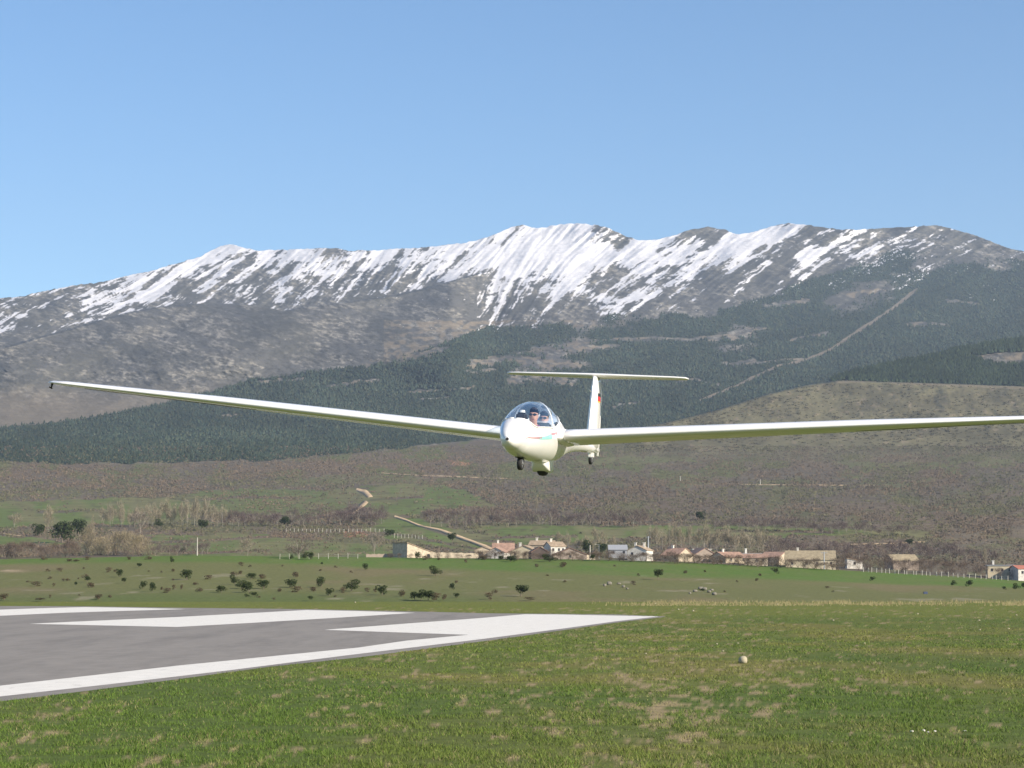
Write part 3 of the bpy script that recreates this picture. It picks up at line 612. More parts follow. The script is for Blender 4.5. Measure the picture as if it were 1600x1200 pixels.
def plant(kind, u, vb, wpx, hpx, label, group, base=None, cat=None, i=0):
    p = field_pt(u, vb) if base is None else base
    s = p[1]/F; rz = (u*7.3) % 6.28
    nm = {"d": "evergreen_oak", "b": "thorn_bush"}[kind]
    r = empty(nm, p, label=label, category=cat or ("tree" if kind == "d" else "bush"))
    if group: r["group"] = group
    k_ = 1.06 if kind == 'd' else 1.05; sc = (k_*wpx*s/0.86, k_*wpx*s/0.86, k_*1.05*hpx*s/0.92)
    r.scale = sc; r.rotation_euler = (0, 0, rz)
    j = int(u*3+vb) % 4
    link("crown", (oak_cr if kind == "d" else bsh_cr)[j], parent=r)
    link("trunk" if kind == "d" else "stem", (oak_tr if kind == "d" else bsh_tr)[0], parent=r)
    return r
SH = """7 936.6 16 12 b;56 916 16 9 b;44 910 5 4 b;74 893 7 5 b;93 893 9 7 b;64 937.3 20 4 b;84 916 5 6 b;78 905 6 5 b;78 934 4 6 b;100 908 6 5 b;106 908 6 6 b;118 916 5 6 d
122 905 4 3 b;133 903 8 8 b;136 910 9 8 d;141 918 14 10 b;131 889 4 4 b;170 894 9 9 b;180 894 5 6 b;187.5 902 9 12 d;194 912 7 8 d;217 887 8 6 d;224 921 9 11 d;238.5 925 8 14 d
253 922 5 7 b;262 926 12 9 b;273 921 6 9 b;284 921 5 10 b;252 895 4 4 b;270 893 7 5 b;291.5 906 14 15 d;270 907 5 4 b;232.5 893 4 2 b;155 936 14 10 b;172 934 6 6 b;123 931 4 3 b
269 880 5 8 d;232 874.5 9 7 b;201 874.5 7 6 b;108 877 11 5 b;119 877 12 4 b;134 874.5 10 6 b;69 875 8 6 b;376 884 8 7 b;391 886 5 4 b;366.5 899 10 8 b;376 897 8 7 b;393 905 12 9 d
410.6 904 14 8 b;329 905 13 8 b;305.6 914 8 6 b;311 925 9 9 b;367 914 10 12 d;346 926 13 10 d;377 920 14 10 d;389 926 15 14 d;396.5 932 10 6 d;412 920 16 13 d;386 933 6 4 d
461 902 12 11 b;453 918 17 11 d;465 925 16 11 b;436.5 925 7 8 b;488.5 924 11 9 b;502.5 918 12 14 d;514 931 11 10 d;534 926 9 10 b;549 924 18 14 d;524 933 6 4 b;570 891 8 9 d
548 895 5 4 b;524 887 5 4 b;442.5 885 4 3 b;502.5 883 4 4 d;501 892 6 3 b;573 925 8 8 b;585 925 6 6 b;597 930 15 13 d;484 937 8 5 d;426.5 937 6 4 b;404 934 5 4 b
455 874.5 5 6 d;475 874.5 7 9 d;486 874.5 9 11 d;681 900 13 12 d;706 922 7 10 d;713 911 6 6 b;627.5 932 10 14 b;648 936.5 12 11 d;658 937 14 12 d;669 937 16 13 d;681 937 14 13 b
694 937 8 10 b;714 934 8 7 d;764 936 11 12 b;773 927 7 8 b;814 932 20 15 d;825 937 16 5 b;839 886 8 6 b;859 878 16 9 d;879 886 14 9 b;855 900 6 3 b;883 910 6 4 b;987.5 914 8 8 b
997 900 5 5 b;927 877 9 9 d;798 878 14 9 d;783 875 8 6 d;759 875 12 8 b;728 879 6 6 b;667 875 10 8 b;653 874 8 10 d;686 875 7 5 b;1028 906 13 14 d;1034 893 5 4 b;1071 896 8 6 b
1101 894 5 4 b;1212 897 8 8 d;1187 900 6 5 b;1183 908 6 6 b;1151 910 4 4 b;1363 908 7 6 d;1295 919 8 4 b;1097.5 924 6 4 d;1132 925 5 3 b;1489 916 7 7 d;1516 917 9 9 d;1569 922 5 5 d
1587 922 9 8 d;1599 920 7 8 d;1205 890 5 3 b;960 885 5 3 b;1302 925 4 3 b"""
sh = []
for it in SH.replace("\n", ";").split(";"):
    a = it.split(); sh.append((float(a[0]), float(a[1]), float(a[2]), float(a[3]), a[4]))
cnt = {}
for (u, vb, w, h, k) in sorted(sh):
    band = "near edge" if vb > 921 else "middle" if vb > 893 else "far edge"
    if w*h < 26:
        cnt["t", band, k] = cnt.get(("t", band, k), 0)+1; lab = f"tiny {'dark green' if k == 'd' else 'brown'} bush, {ORD(cnt['t', band, k])} speck from the left in the green field's {band}"
    else:
        big = w*h > 110
        key = (band, k, big); cnt[key] = cnt.get(key, 0)+1
        lab = f"{ORD(cnt[key])} {'larger' if big else 'smaller'} {'dark green oak' if k == 'd' else 'brown thorn bush'} from the left in the green field's {band}"
    plant(k, u, vb, w, h, lab, "bushes scattered over the green field")
# named dark evergreens of the valley
for (u, vb, w, h, lab) in [(62, 838, 17, 18, "small round dark evergreen standing left of the big oak pair"), (97, 849, 27, 32, "biggest broad dark evergreen oak beside the pale track"),
        (122, 838, 21, 25, "dark round evergreen leaning against the biggest oak's right side"), (316, 830, 14, 15, "dark evergreen behind the tall field pole"),
        (447, 825, 16, 15, "dark evergreen at the left end of the white fence"), (1093, 813, 13, 13, "lone dark round tree on the brown slope over the red roofs"),
        (707, 849, 12, 14, "grey green round tree between the barn and the dirt track"), (249, 824, 10, 10, "small dark evergreen in the bare poplar grove"),
        (610, 838, 14, 10, "low dark evergreen over the small barn wall"), (915, 868, 14, 20, "dark conifer bush behind the white village post"),
        (942, 866, 14, 16, "dark green garden tree behind the street lamp"), (1420, 852, 12, 9, "low green bush on the slope above the right fence")]:
    plant("d", u, vb, w, h, lab, None)
# leafless trees ---------------------------------------------------
def bare_mesh(seed, kind):
    g = np.random.default_rng(seed); V = []; C = []; segs = []
    col = np.array({"poplar": (0.27, 0.235, 0.165), "round": (0.225, 0.19, 0.15), "thicket": (0.26, 0.22, 0.14)}[kind])
    rx, z0, nb = {"poplar": (0.26, 0.16, 10), "round": (0.40, 0.14, 12), "thicket": (0.42, 0.02, 14)}[kind]
    zc, rz = (z0+1)/2, (1-z0)/2
    if kind != "thicket": segs.append(((0, 0, -0.03), (g.normal(0, .03), 0, 0.7 if kind == "poplar" else 0.35), 0.011, 0.005))
    for i in range(nb):
        a = g.uniform(0, 6.28); q = rx*math.sqrt(g.uniform(.15, 1))*.85; zz = zc+rz*g.uniform(0.1, .85)*math.sqrt(max(0, 1-(q/rx)**2)); zb = 0 if kind == "thicket" else g.uniform(0.12, 0.35 if kind == "round" else 0.6)
        segs.append(((0, 0, min(zb, zz-.1)), (math.cos(a)*q, math.sin(a)*q, zz), 0.006, 0.002))
    lump = g.normal(0, 1, (9, 3)); lump /= np.linalg.norm(lump, axis=1)[:, None]; lump = lump*np.array((rx, rx, rz))*.62+np.array((0, 0, zc))
    n = 900
    for i in range(n):
        d = g.normal(size=3); d /= np.linalg.norm(d); c0 = lump[g.integers(0, 9)]
        b = c0+d*np.array((rx*.5, rx*.5, rz*.48))*g.uniform(0, 1)**0.4
        up = (b-np.array((0, 0, 0.05)))*np.array((1.2, 1.2, 1.0)); up /= np.linalg.norm(up)+1e-6; up = up+g.normal(0, .35, 3); L = g.uniform(0.05, 0.12); e = b+up*L
        sd_ = np.cross(up, g.normal(size=3)); sd_ /= np.linalg.norm(sd_)+1e-6; w = g.uniform(0.003, 0.008)
        V += [b-sd_*w, b+sd_*w, e]; C += [col*g.uniform(0.6, 1.3)]*3
    V = np.array(V); V[:, 2] = np.clip(V[:, 2], 0, 1.04)
    cr = npmesh("crown", V, np.arange(len(V)).reshape(-1, 3), np.array(C)); cr.materials.append(M_leaf)
    tr = trunk_mesh(segs, "trunk", 4); tr.materials.append(M_palebark if kind != "thicket" else M_bark)
    return cr, tr
BM = {k: [bare_mesh(300+10*i+j, k) for j in range(3)] for i, k in enumerate(("poplar", "round", "thicket"))}
mauve = {}
for k in BM:
    mauve[k] = []
    for cr, tr in BM[k]:
        c2 = cr.copy(); at = c2.attributes["col"]; buf = np.zeros(len(c2.vertices)*4, np.float32); at.data.foreach_get("color", buf)
        buf = buf.reshape(-1, 4); buf[:, :3] *= np.array((0.56, 0.50, 0.60)); at.data.foreach_set("color", buf.ravel()); mauve[k].append((c2, tr))
def bare(kind, u, vb, w, h, tone, label, group):
    p = field_pt(u, vb); s = p[1]/F
    nm = {"poplar": "bare_poplar", "round": "bare_tree", "thicket": "willow_bush"}[kind]
    r = empty(nm, p, label=label, category="tree" if kind != "thicket" else "bush")
    if group: r["group"] = group
    r.scale = (w*s/0.8, w*s/0.8, h*s); r.rotation_euler = (0, 0, (u*3.7) % 6.28)
    cr, tr = (BM if tone == "t" else mauve)[kind][int(u) % 3]
    link("crown", cr, parent=r); link("trunk" if kind != "thicket" else "stem", tr, parent=r)
rr = random.Random(5)
GROVES = [
 ("low brown brush before the village houses", "thicket", "m", 742, 875, 1040, 878, 34, 15, 20),
 ("low brown brush before the red roofs", "thicket", "m", 1042, 878, 1225, 886, 24, 17, 20),
 ("low brown brush before the long barn", "thicket", "m", 1226, 887, 1312, 891, 11, 18, 20),
 ("brush along the long stone wall", "thicket", "m", 600, 874, 740, 875, 9, 11, 14), # name for label, kind, tone, u0,v0,u1,v1,n,h,w
 ("tan poplar grove behind the left meadow", "poplar", "t", 160, 824, 350, 822, 26, 42, 22),
 ("tan willow thicket left of the tall pole", "thicket", "t", 128, 869, 236, 868, 16, 42, 24),
 ("brown hedge at the left edge of the field", "thicket", "m", -10, 873, 126, 871, 18, 26, 20),
 ("brown thicket before the lone pole", "round", "m", 238, 868, 330, 868, 9, 20, 18),
 ("mauve hedge behind the white fence", "round", "m", 352, 822, 486, 822, 16, 26, 22),
 ("mauve copse under the sandy track", "round", "m", 510, 820, 606, 818, 12, 30, 26),
 ("dark hedge along the valley meadow", "round", "m", 668, 822, 1010, 822, 26, 28, 24),
 ("tan trees behind the village lamp", "poplar", "t", 862, 862, 960, 862, 9, 38, 22),
 ("tan trees behind the red roofs", "poplar", "t", 1010, 858, 1220, 866, 20, 44, 24),
 ("brown hedge in front of the right fence", "thicket", "m", 1312, 889, 1590, 906, 30, 26, 22),
 ("brown copse behind the right barn", "round", "m", 1200, 868, 1560, 880, 26, 30, 26),
 ("dark hedge right of the lone dark tree", "round", "m", 1110, 828, 1420, 838, 24, 22, 22)]
for (nm, kind, tone, u0, v0, u1, v1, n, h, w) in GROVES:
    for i in range(n):
        t = (i+0.5)/n; u = u0+(u1-u0)*t+rr.uniform(-3, 3); v = v0+(v1-v0)*t+rr.uniform(-3, 2)
        if 'brush' in nm: v = float(pl(u, VTOP))+rr.uniform(.3, 2.5)
        elif v > pl(u, VTOP) and v < pl(u, VTOP)+3: v = float(pl(u, VTOP))-0.6
        bare(kind, u, v, w*rr.uniform(.75, 1.2), h*rr.uniform(.65, 1.12), tone, f"{ORD(i+1)} from the left in the {nm}", nm)
for (kind, u, vb, w, h, tone, lab) in [("poplar", 75, 834, 26, 46, "t", "tall tan leafless tree behind the round evergreens"), ("poplar", 22, 824, 34, 24, "t", "low tan leafless tree at the far left"),
    ("round", 219, 833, 40, 36, "t", "leafless tree with forked white limbs in front of the poplars"), ("poplar", 143, 868, 16, 62, "t", "tall thin white trunked tree in the willow thicket"),
    ("round", 387, 869, 26, 30, "t", "round grey leafless tree right of the lone pole"), ("round", 466, 873, 42, 34, "m", "broad grey leafless tree left of the field fence posts"),
    ("round", 585, 870, 32, 42, "t", "broad tan leafless tree left of the pale barn"), ("round", 494, 819, 26, 28, "m", "leafless tree with bent white trunks above the white fence"),
    ("round", 550, 816, 30, 26, "t", "tan leafless tree right of the bent white trunks"), ("poplar", 1541, 882, 18, 30, "t", "yellowish poplar behind the cream flat roofed house"),
    ("poplar", 838, 802, 12, 28, "t", "pale bare poplar alone on the brown slope under the main wheel")]:
    bare(kind, u, vb, w, h, tone, lab, None)
# ------------------------------------------------------------------ village
M_w = {"white": mat("white_render", (0.58, 0.55, 0.49), 0.9, 0.3, 0.8), "beige": mat("beige_stone", (0.46, 0.39, 0.29), 0.95, 0.35, 1.0), "cream": mat("cream_render", (0.54, 0.47, 0.33), 0.9, 0.1, 0.8),
       "brick": mat("grey_block", (0.30, 0.245, 0.20), 0.95, 0.2, 1.5), "dark": mat("dark_timber", (0.09, 0.07, 0.06), 0.95, 0.2, 1.5), "grey": mat("grey_sheet", (0.30, 0.31, 0.33), 0.7, 0.1, 1.5)}
M_r = {"terra": mat("terracotta_roof", (0.33, 0.21, 0.155), 0.9, 0.5, .7), "old": mat("old_tile_roof", (0.34, 0.26, 0.18), 0.95, 0.45, .9), "brown": mat("brown_tile_roof", (0.22, 0.13, 0.09), 0.95, 0.25, 1.4),
       "olive": mat("lichen_roof", (0.31, 0.255, 0.165), 0.95, 0.4, .8), "red": mat("red_tile_roof", (0.42, 0.16, 0.11), 0.9, 0.15, 1.4), "grey": M_w["grey"], "white": M_w["white"]}
M_open = mat("dark_opening", (0.03, 0.03, 0.035), 0.4)
def boxm(bm, x0, x1, y0, y1, z0, z1):
    v = [bm.verts.new(q) for q in ((x0, y0, z0), (x1, y0, z0), (x1, y1, z0), (x0, y1, z0), (x0, y0, z1), (x1, y0, z1), (x1, y1, z1), (x0, y1, z1))]
    for f in ((0, 3, 2, 1), (4, 5, 6, 7), (0, 1, 5, 4), (1, 2, 6, 5), (2, 3, 7, 6), (3, 0, 4, 7)): bm.faces.new([v[i] for i in f])
def bmobj(name, bm, m, parent=None, **pr):
    bmesh.ops.recalc_face_normals(bm, faces=bm.faces[:])
    me = bpy.data.meshes.new(name); bm.to_mesh(me); bm.free(); return link(name, me, m, parent, **pr)
def house(u0, u1, vb, ve, vr, Y, dep, wall, roof, label, style="side", rot=0, chim=0, win=2, door=False, name="house", cat="house"):
    """style side: ridge across the view; front: gable faces us; shed: single slope falling to the right; flat"""
    uc_ = (u0+u1)/2; s = Y/F; w = (u1-u0)*s; p = P(uc_, vb, Y)
    he = (vb-ve)*s; hr = (vb-vr)*s; zb = -3.0
    r = empty(name, p, label=label, category=cat); r.rotation_euler = (0, 0, R(rot))
    if rot: w = w/(abs(math.cos(R(rot)))+0.55*abs(math.sin(R(rot))))
    x0, x1, y0, y1 = -w/2, w/2, -dep*0.5, dep*0.5
    bm = bmesh.new(); boxm(bm, x0, x1, y0, y1, zb, he)
    if style in ("front", "shed"):
        xs = 0 if style == "front" else x0
        for y in (y0, y1):
            a = [bm.verts.new(q) for q in ((x0, y, he), (x1, y, he), (xs, y, hr-.05))]; bm.faces.new(a)
        if style == "shed":
            a = [bm.verts.new(q) for q in ((x0, y0, he), (x0, y1, he), (x0, y1, hr-.05), (x0, y0, hr-.05))]; bm.faces.new(a)
    if style == "side":
        for x in (x0, x1):
            a = [bm.verts.new(q) for q in ((x, y0, he), (x, y1, he), (x, 0, hr-.05))]; bm.faces.new(a)
    bmobj("wall", bm, M_w[wall], r)
    bm = bmesh.new(); o = 0.35; t = 0.22
    def slab(a, b, c, d):
        up = Vector((0, 0, t)); q = [Vector(k) for k in (a, b, c, d)]
        v1 = [bm.verts.new(k) for k in q]; v2 = [bm.verts.new(k+up) for k in q]
        bm.faces.new(v1[::-1]); bm.faces.new(v2)
        for i in range(4): bm.faces.new([v1[i], v1[(i+1) % 4], v2[(i+1) % 4], v2[i]])
    if style == "side":
        sl_ = (hr-he)/(dep/2); slab((x0-o, y0-o, he-o*sl_), (x1+o, y0-o, he-o*sl_), (x1+o, 0, hr), (x0-o, 0, hr)); slab((x1+o, y1+o, he-o*sl_), (x0-o, y1+o, he-o*sl_), (x0-o, 0, hr), (x1+o, 0, hr))
    elif style == "front":
        sl_ = (hr-he)/(w/2); slab((x0-o, y0-o, he-o*sl_), (0, y0-o, hr), (0, y1+o, hr), (x0-o, y1+o, he-o*sl_)); slab((0, y0-o, hr), (x1+o, y0-o, he-o*sl_), (x1+o, y1+o, he-o*sl_), (0, y1+o, hr))
    elif style == "shed":
        sl_ = (hr-he)/w; slab((x0-o, y0-o, hr+o*sl_), (x1+o, y0-o, he-o*sl_), (x1+o, y1+o, he-o*sl_), (x0-o, y1+o, hr+o*sl_))
    else:
        boxm(bm, x0-o, x1+o, y0-o, y1+o, he, he+0.35)
    ro = bmobj("roof", bm, M_r[roof], r)
    for k in range(chim):
        bm = bmesh.new(); cx = x0+w*(0.25+0.45*k); boxm(bm, cx-.45, cx+.45, -.4, .5, he+(hr-he)*.3, hr+1.3); boxm(bm, cx-.6, cx+.6, -.55, .65, hr+1.3, hr+1.5); bmobj("chimney", bm, M_w["white"], ro)
    for k in range(win):
        cx = x0+w*(k+0.5+0.15*(k % 2))/max(win, 1); zc = he*0.62; bm = bmesh.new(); boxm(bm, cx-.5, cx+.5, y0-.06, y0+.05, zc-.6, zc+.6)
        wo = bmobj("window", bm, M_open, r); bm = bmesh.new(); boxm(bm, cx-.65, cx+.65, y0-.14, y0+.02, zc-.75, zc-.62); bmobj("sill", bm, M_w["white"], wo)
    if door:
        bm = bmesh.new(); cx = x0+w*0.32; boxm(bm, cx-1.3, cx+1.3, y0-.07, y0+.04, 0, min(3.0, he*.75)); bmobj("door", bm, M_open, r)
    return r
house(617, 674, 873.5, 864, 849, 985, 11, "beige", "old", "pale barn with lean-to roof sloping down to the right, leftmost building", "shed", 38, 0, 0, name="barn", cat="barn")
house(742, 769, 872, 860, 855, 990, 9, "beige", "old", "small beige shed with a dark open front, right of the long wall", "front", 0, 0, 0, True, name="shed", cat="shed")
house(764, 794, 872, 863, 856, 985, 10, "white", "terra", "whitewashed shed with thin terracotta gable roof beside the dirt road", "front", -15, 0, 1, name="shed", cat="shed")
house(770, 803, 868, 861, 849, 1015, 12, "beige", "terra", "long terracotta roofed house where the dirt road reaches the village", "side", 0, 1, 2)
house(800, 846, 872, 862, 853, 1000, 12, "cream", "old", "wide cream gabled house with old tile roof, left of the brown barn", "front", -12, 1, 3)
house(828, 868, 866, 852, 845, 1030, 12, "beige", "old", "highest old tile roofed house at the village's left cluster", "side", -10, 1, 2)
house(853, 880, 867, 854, 847, 1015, 10, "white", "old", "tall whitewashed house with two windows beside the highest roof", "side", 18, 1, 3)
house(827, 856, 873, 863, 855, 975, 9, "dark", "brown", "dark timber barn with brown gable roof in front of the cream house", "front", 8, 0, 0, name="barn", cat="barn")
house(862, 916, 873, 867, 857, 978, 10, "brick", "brown", "low brown barn with broad pale edged gable behind the bushes", "front", 5, 0, 1, name="barn", cat="barn")
house(951, 979, 870, 859, 852, 1010, 9, "grey", "grey", "grey metal shed left of the white chimneyed house", "side", 0, 0, 2, name="shed", cat="shed")
house(983, 1018, 874, 860, 853, 990, 10, "white", "old", "white gabled house with two chimneys standing alone mid village", "front", -20, 2, 2)
house(1040, 1076, 877, 868, 857, 1000, 12, "beige", "terra", "leftmost of the terracotta roofed houses on the right", "side", -38, 1, 2)
house(1074, 1116, 877, 868, 857, 1010, 13, "brick", "terra", "terracotta roofed house under the white attic block", "front", 14, 0, 2)
house(1082, 1110, 866, 859, 855, 1040, 8, "white", "white", "white flat topped block rising behind the terracotta roofs", "flat", 0, 0, 2)
house(1114, 1162, 879, 871, 863, 1000, 12, "beige", "terra", "wide low terracotta roof right of the white attic block", "side", 32, 1, 2)
house(1158, 1188, 874, 866, 862, 1030, 9, "white", "grey", "white house with grey flat roof behind the stone wall house", "flat", 0, 1, 2)
house(1163, 1200, 881, 872, 866, 985, 9, "beige", "terra", "beige stone house with pale corner and terracotta roof", "side", -8, 0, 3)
house(1192, 1230, 880, 871, 863, 1010, 11, "beige", "terra", "terracotta roofed house directly left of the long olive roofed barn", "side", -34, 0, 1)
house(1226, 1306, 889, 875, 861, 985, 18, "cream", "olive", "long barn with large olive tiled roof and cream wall", "side", -6, 1, 4, name="barn", cat="barn")
house(1322, 1346, 885, 877, 873, 1010, 6, "white", "old", "tiny white ruin between the long barn and the grey roof", "shed", 0, 0, 1, name="ruin", cat="ruin")
house(1386, 1431, 888, 876, 867, 1030, 12, "brick", "olive", "low building with pale rounded roof above the brown thicket", "side", 10, 0, 0, name="shed", cat="shed")
house(1541, 1584, 901, 884, 881, 1000, 12, "cream", "grey", "cream flat roofed house near the right edge", "flat", -8, 1, 3)
house(1582, 1612, 903, 889, 884, 990, 12, "white", "red", "white house with bright red roof at the right edge", "side", 8, 0, 2)
def wallrun(u0, u1, vb0, vt0, vb1, vt1, Y, m, label):
    r = bmesh.new(); a = P(u0, vb0, Y); b = P(u1, vb1, Y+3); c = P(u0, vt0, Y); d = P(u1, vt1, Y+3)
    n = 14; top = []; bot = []
    for i in range(n+1):
        t = i/n; q = a*(1-t)+b*t; w = c*(1-t)+d*t; dz = 0.15*math.sin(i*2.3)
        for y in (0, .5): top.append(r.verts.new((w[0], w[1]+y, w[2]+dz))); bot.append(r.verts.new((q[0], q[1]+y, q[2]-2)))
    for i in range(n):
        j = 2*i
        r.faces.new([bot[j], bot[j+2], top[j+2], top[j]]); r.faces.new([bot[j+1], top[j+1], top[j+3], bot[j+3]]); r.faces.new([top[j], top[j+2], top[j+3], top[j+1]])
    r.faces.new([bot[0], top[0], top[1], bot[1]]); r.faces.new([bot[-2], bot[-1], top[-1], top[-2]])
    return bmobj("stone_wall", r, m, label=label, category="wall")
wallrun(672, 748, 873, 863, 873, 864.5, 982, M_w["beige"], "long pale stone wall running right from the lean-to barn")
wallrun(572, 618, 873, 866, 873, 865, 982, M_w["brick"], "low reddish stone wall left of the lean-to barn")
wallrun(905, 930, 873, 864, 873, 869, 985, M_w["beige"], "short pale wall beside the white village post")
# poles, lamps, fences -------------------------------------------
M_pale = mat("pale_concrete", (0.42, 0.40, 0.35), 0.9, 0.1, 2); M_steel = mat("galvanised_steel", (0.33, 0.35, 0.37), 0.5, 0.1, 2, metal=0.4)
def tube(bm, p0, p1, r0, r1, K=8):
    p0 = Vector(p0); p1 = Vector(p1); d = (p1-p0).normalized(); a = d.orthogonal().normalized(); b = d.cross(a); rings = []
    for q, r in ((p0, r0), (p1, r1)): rings.append([bm.verts.new(q+a*math.cos(2*math.pi*i/K)*r+b*math.sin(2*math.pi*i/K)*r) for i in range(K)])
    for i in range(K): bm.faces.new([rings[0][i], rings[0][(i+1) % K], rings[1][(i+1) % K], rings[1][i]])
    bm.faces.new(rings[0][::-1]); bm.faces.new(rings[1])
def pole(u, vb, vt_, Y, rad, label, m=M_pale, arm=0.0, name="utility_pole", cat="pole"):
    p = P(u, vb, Y); h = (vb-vt_)*Y/F; r = empty(name, p, label=label, category=cat)
    bm = bmesh.new(); tube(bm, (0, 0, -1), (0, 0, h), rad, rad*0.7); bmobj("post", bm, m, r)
    bm = bmesh.new()
    if arm: tube(bm, (-arm, 0, h*.93), (arm, 0, h*.93), .12, .12, 6); bmobj("crossarm", bm, m, r)
    else: bm.free()
    return r
pole(308, 869, 840, 905, .26, "lone pale pole standing at the far edge of the field")
pole(922, 872, 852, 980, .32, "thick white post in the village between dark trees")
lp = pole(936, 870, 851, 990, .10, "thin street lamp right of the thick white post", M_steel, name="street_lamp", cat="street lamp")
bm = bmesh.new(); tube(bm, (0, 0, 5.3), (-1.3, 0, 5.5), .08, .06, 6); bmobj("arm", bm, M_steel, lp); bm = bmesh.new(); boxm(bm, -1.9, -1.1, -.2, .2, 5.42, 5.62); bmobj("lamp_head", bm, M_pale, lp)
pole(1013, 858, 838, 1050, .35, "grey pylon behind the white chimneyed house", M_steel, 1.2)
pole(1288, 890, 862, 960, .28, "grey pole with crossarm in front of the long barn", M_steel, 1.4)
pole(1063, 753, 744, 2500, .5, "distant pole on the brown slope, left of two", M_pale, 1); pole(1188, 757, 749, 2400, .5, "distant pole beside the far road, right of two", M_pale, 1)
def fence(pts, n, h, rad, label, jit=0.0):
    a = np.array(pts, float); us = np.interp(np.linspace(0, 1, n), np.linspace(0, 1, len(a)), a[:, 0]); vb = np.interp(np.linspace(0, 1, n), np.linspace(0, 1, len(a)), a[:, 1])
    P0 = field_pt(us[0], vb[0]); r = empty("fence", P0, label=label, category="fence"); tops = []
    for i in range(n):
        q = Vector(field_pt(us[i]+rr.uniform(-jit, jit), vb[i]))-Vector(P0); hh = h*rr.uniform(.8, 1.15); bm = bmesh.new(); tube(bm, (q.x, q.y, q.z-1.0), (q.x+rr.uniform(-.1, .1), q.y, q.z+hh), rad, rad, 6); bmobj("post", bm, M_pale, r); tops.append(Vector((q.x, q.y, q.z+hh*.8)))
    for lev in (0, -.4*h):
        bm = bmesh.new()
        for x, y in zip(tops[:-1], tops[1:]): tube(bm, x+Vector((0, 0, lev)), y+Vector((0, 0, lev)), .006, .006, 4)
        bmobj("wire", bm, M_steel, r)
fence([(437, 873.5), (559, 872.6)], 9, 1.4, .065, "row of pale posts at the far edge of the field left of the barn")
fence([(447, 831), (520, 832), (600, 831)], 24, 2.2, .16, "white post fence round the small worked plot")
fence([(616, 840), (660, 843)], 9, 2.2, .14, "white posts over the lean-to barn")
fence([(1350, 893.5), (1450, 899.5), (1576, 907)], 30, 1.2, .085, "long row of pale posts along the right end of the field", 2.0)
# marker post, stones --------------------------------------------
bm = bmesh.new(); q = field_pt(214, 938.6); 
for (z0, z1, r0, r1) in ((-.2, .9, .16, .15), (.9, 1.02, .17, .10)): tube(bm, (0, 0, z0), (0, 0, z1), r0, r1, 10)
o = bmobj("marker_post", bm, M_w["white"], label="short white marker post just past the runway", category="post"); o.location = q
M_stone = mat("pale_stone", (0.36, 0.32, 0.225), 0.9, 0.15, 6, bump=0.01); M_rock = mat("granite_rock", (0.19, 0.175, 0.145), 0.95, 0.25, 2)
def stone(u, v, w, h, label, m, name="stone", group=None, seed=1, cat="stone"):
    q = field_pt(u, v); s = q[1]/F; bm = bmesh.new(); bmesh.ops.create_icosphere(bm, subdivisions=3, radius=0.5)
    for x in bm.verts:
        c = x.co; f = 1/(abs(c.x*1.7)**4+abs(c.y*1.7)**4+abs(c.z*1.7)**4+.25)**0.25
        c *= f*(1+0.05*math.sin(c.x*7+seed)+0.04*math.sin(c.z*6+seed*2)+.05*math.sin(c.y*9+seed)); c.x *= w*s*.95; c.y *= w*s*.95; c.z = c.z*h*s*.95+h*s*.42
    for f in bm.faces: f.smooth = True
    o = bmobj(name, bm, m, label=label, category=cat); o.location = q
    if group: o["group"] = group
    return o
stone(1161, 1036.5, 13, 12, "large pale squared stone lying on the turf right of the runway tip", M_stone)
for i, (u, v, w) in enumerate([(1425, 1144, 5), (1443, 1143, 6), (1450, 1145, 4), (1461, 1144, 5), (1508, 1143, 4)]): stone(u, v, w, w*.6, f"{ORD(i+1)} from the left of five small white stones at lower right", M_w["white"], "pebble", "small white stones on the turf", i, "pebble")
for i, (u, v) in enumerate([(1024, 944), (1060, 953), (1083, 955), (1302, 970), (1434, 960), (1530, 970), (1531, 985), (1588, 962), (1120, 1007), (1153, 1006), (1576, 983), (1130, 1018), (1009, 1022), (1300, 1160), (1351, 1006), (1215, 945), (380, 940), (500, 939), (555, 942)]):
    stone(u, v, 3 if v > 950 else 2.2, 2, f"{ORD(i+1)} of the small pale pebbles strewn singly over the turf", M_stone, "pebble", "pale pebbles strewn over the turf", i, "pebble")
for i, (u, v, w, h) in enumerate([(1086, 925, 7, 4), (1095, 921, 8, 5), (1101, 922, 7, 5), (1108, 926, 6, 4), (1116, 930, 7, 5), (1112, 923, 6, 3), (945, 916, 5, 4), (952, 914, 7, 6), (967, 913, 6, 3), (974, 918, 5, 4), (980, 921, 4, 3), (1078, 928, 4, 3)]):
    stone(u, v, w, h, f"{ORD(i+1)} granite rock of the two outcrops in the field", M_rock, "rock", "granite outcrops in the green field", i+3, "rock")
bm = bmesh.new(); boxm(bm, -.4, .4, -.3, .3, -.2, .45); bmesh.ops.bevel(bm, geom=bm.edges[:], offset=.06, segments=2, affect='EDGES'); o = bmobj("storage_box", bm, mat("blue_plastic", (0.06, 0.08, 0.14), .6, .1), label="small blue grey box at the far edge of the turf, right side", category="box"); o.location = field_pt(1446, 928)
M_chip = mat("paint_chip", (0.6, 0.6, 0.57), 0.9, .1)
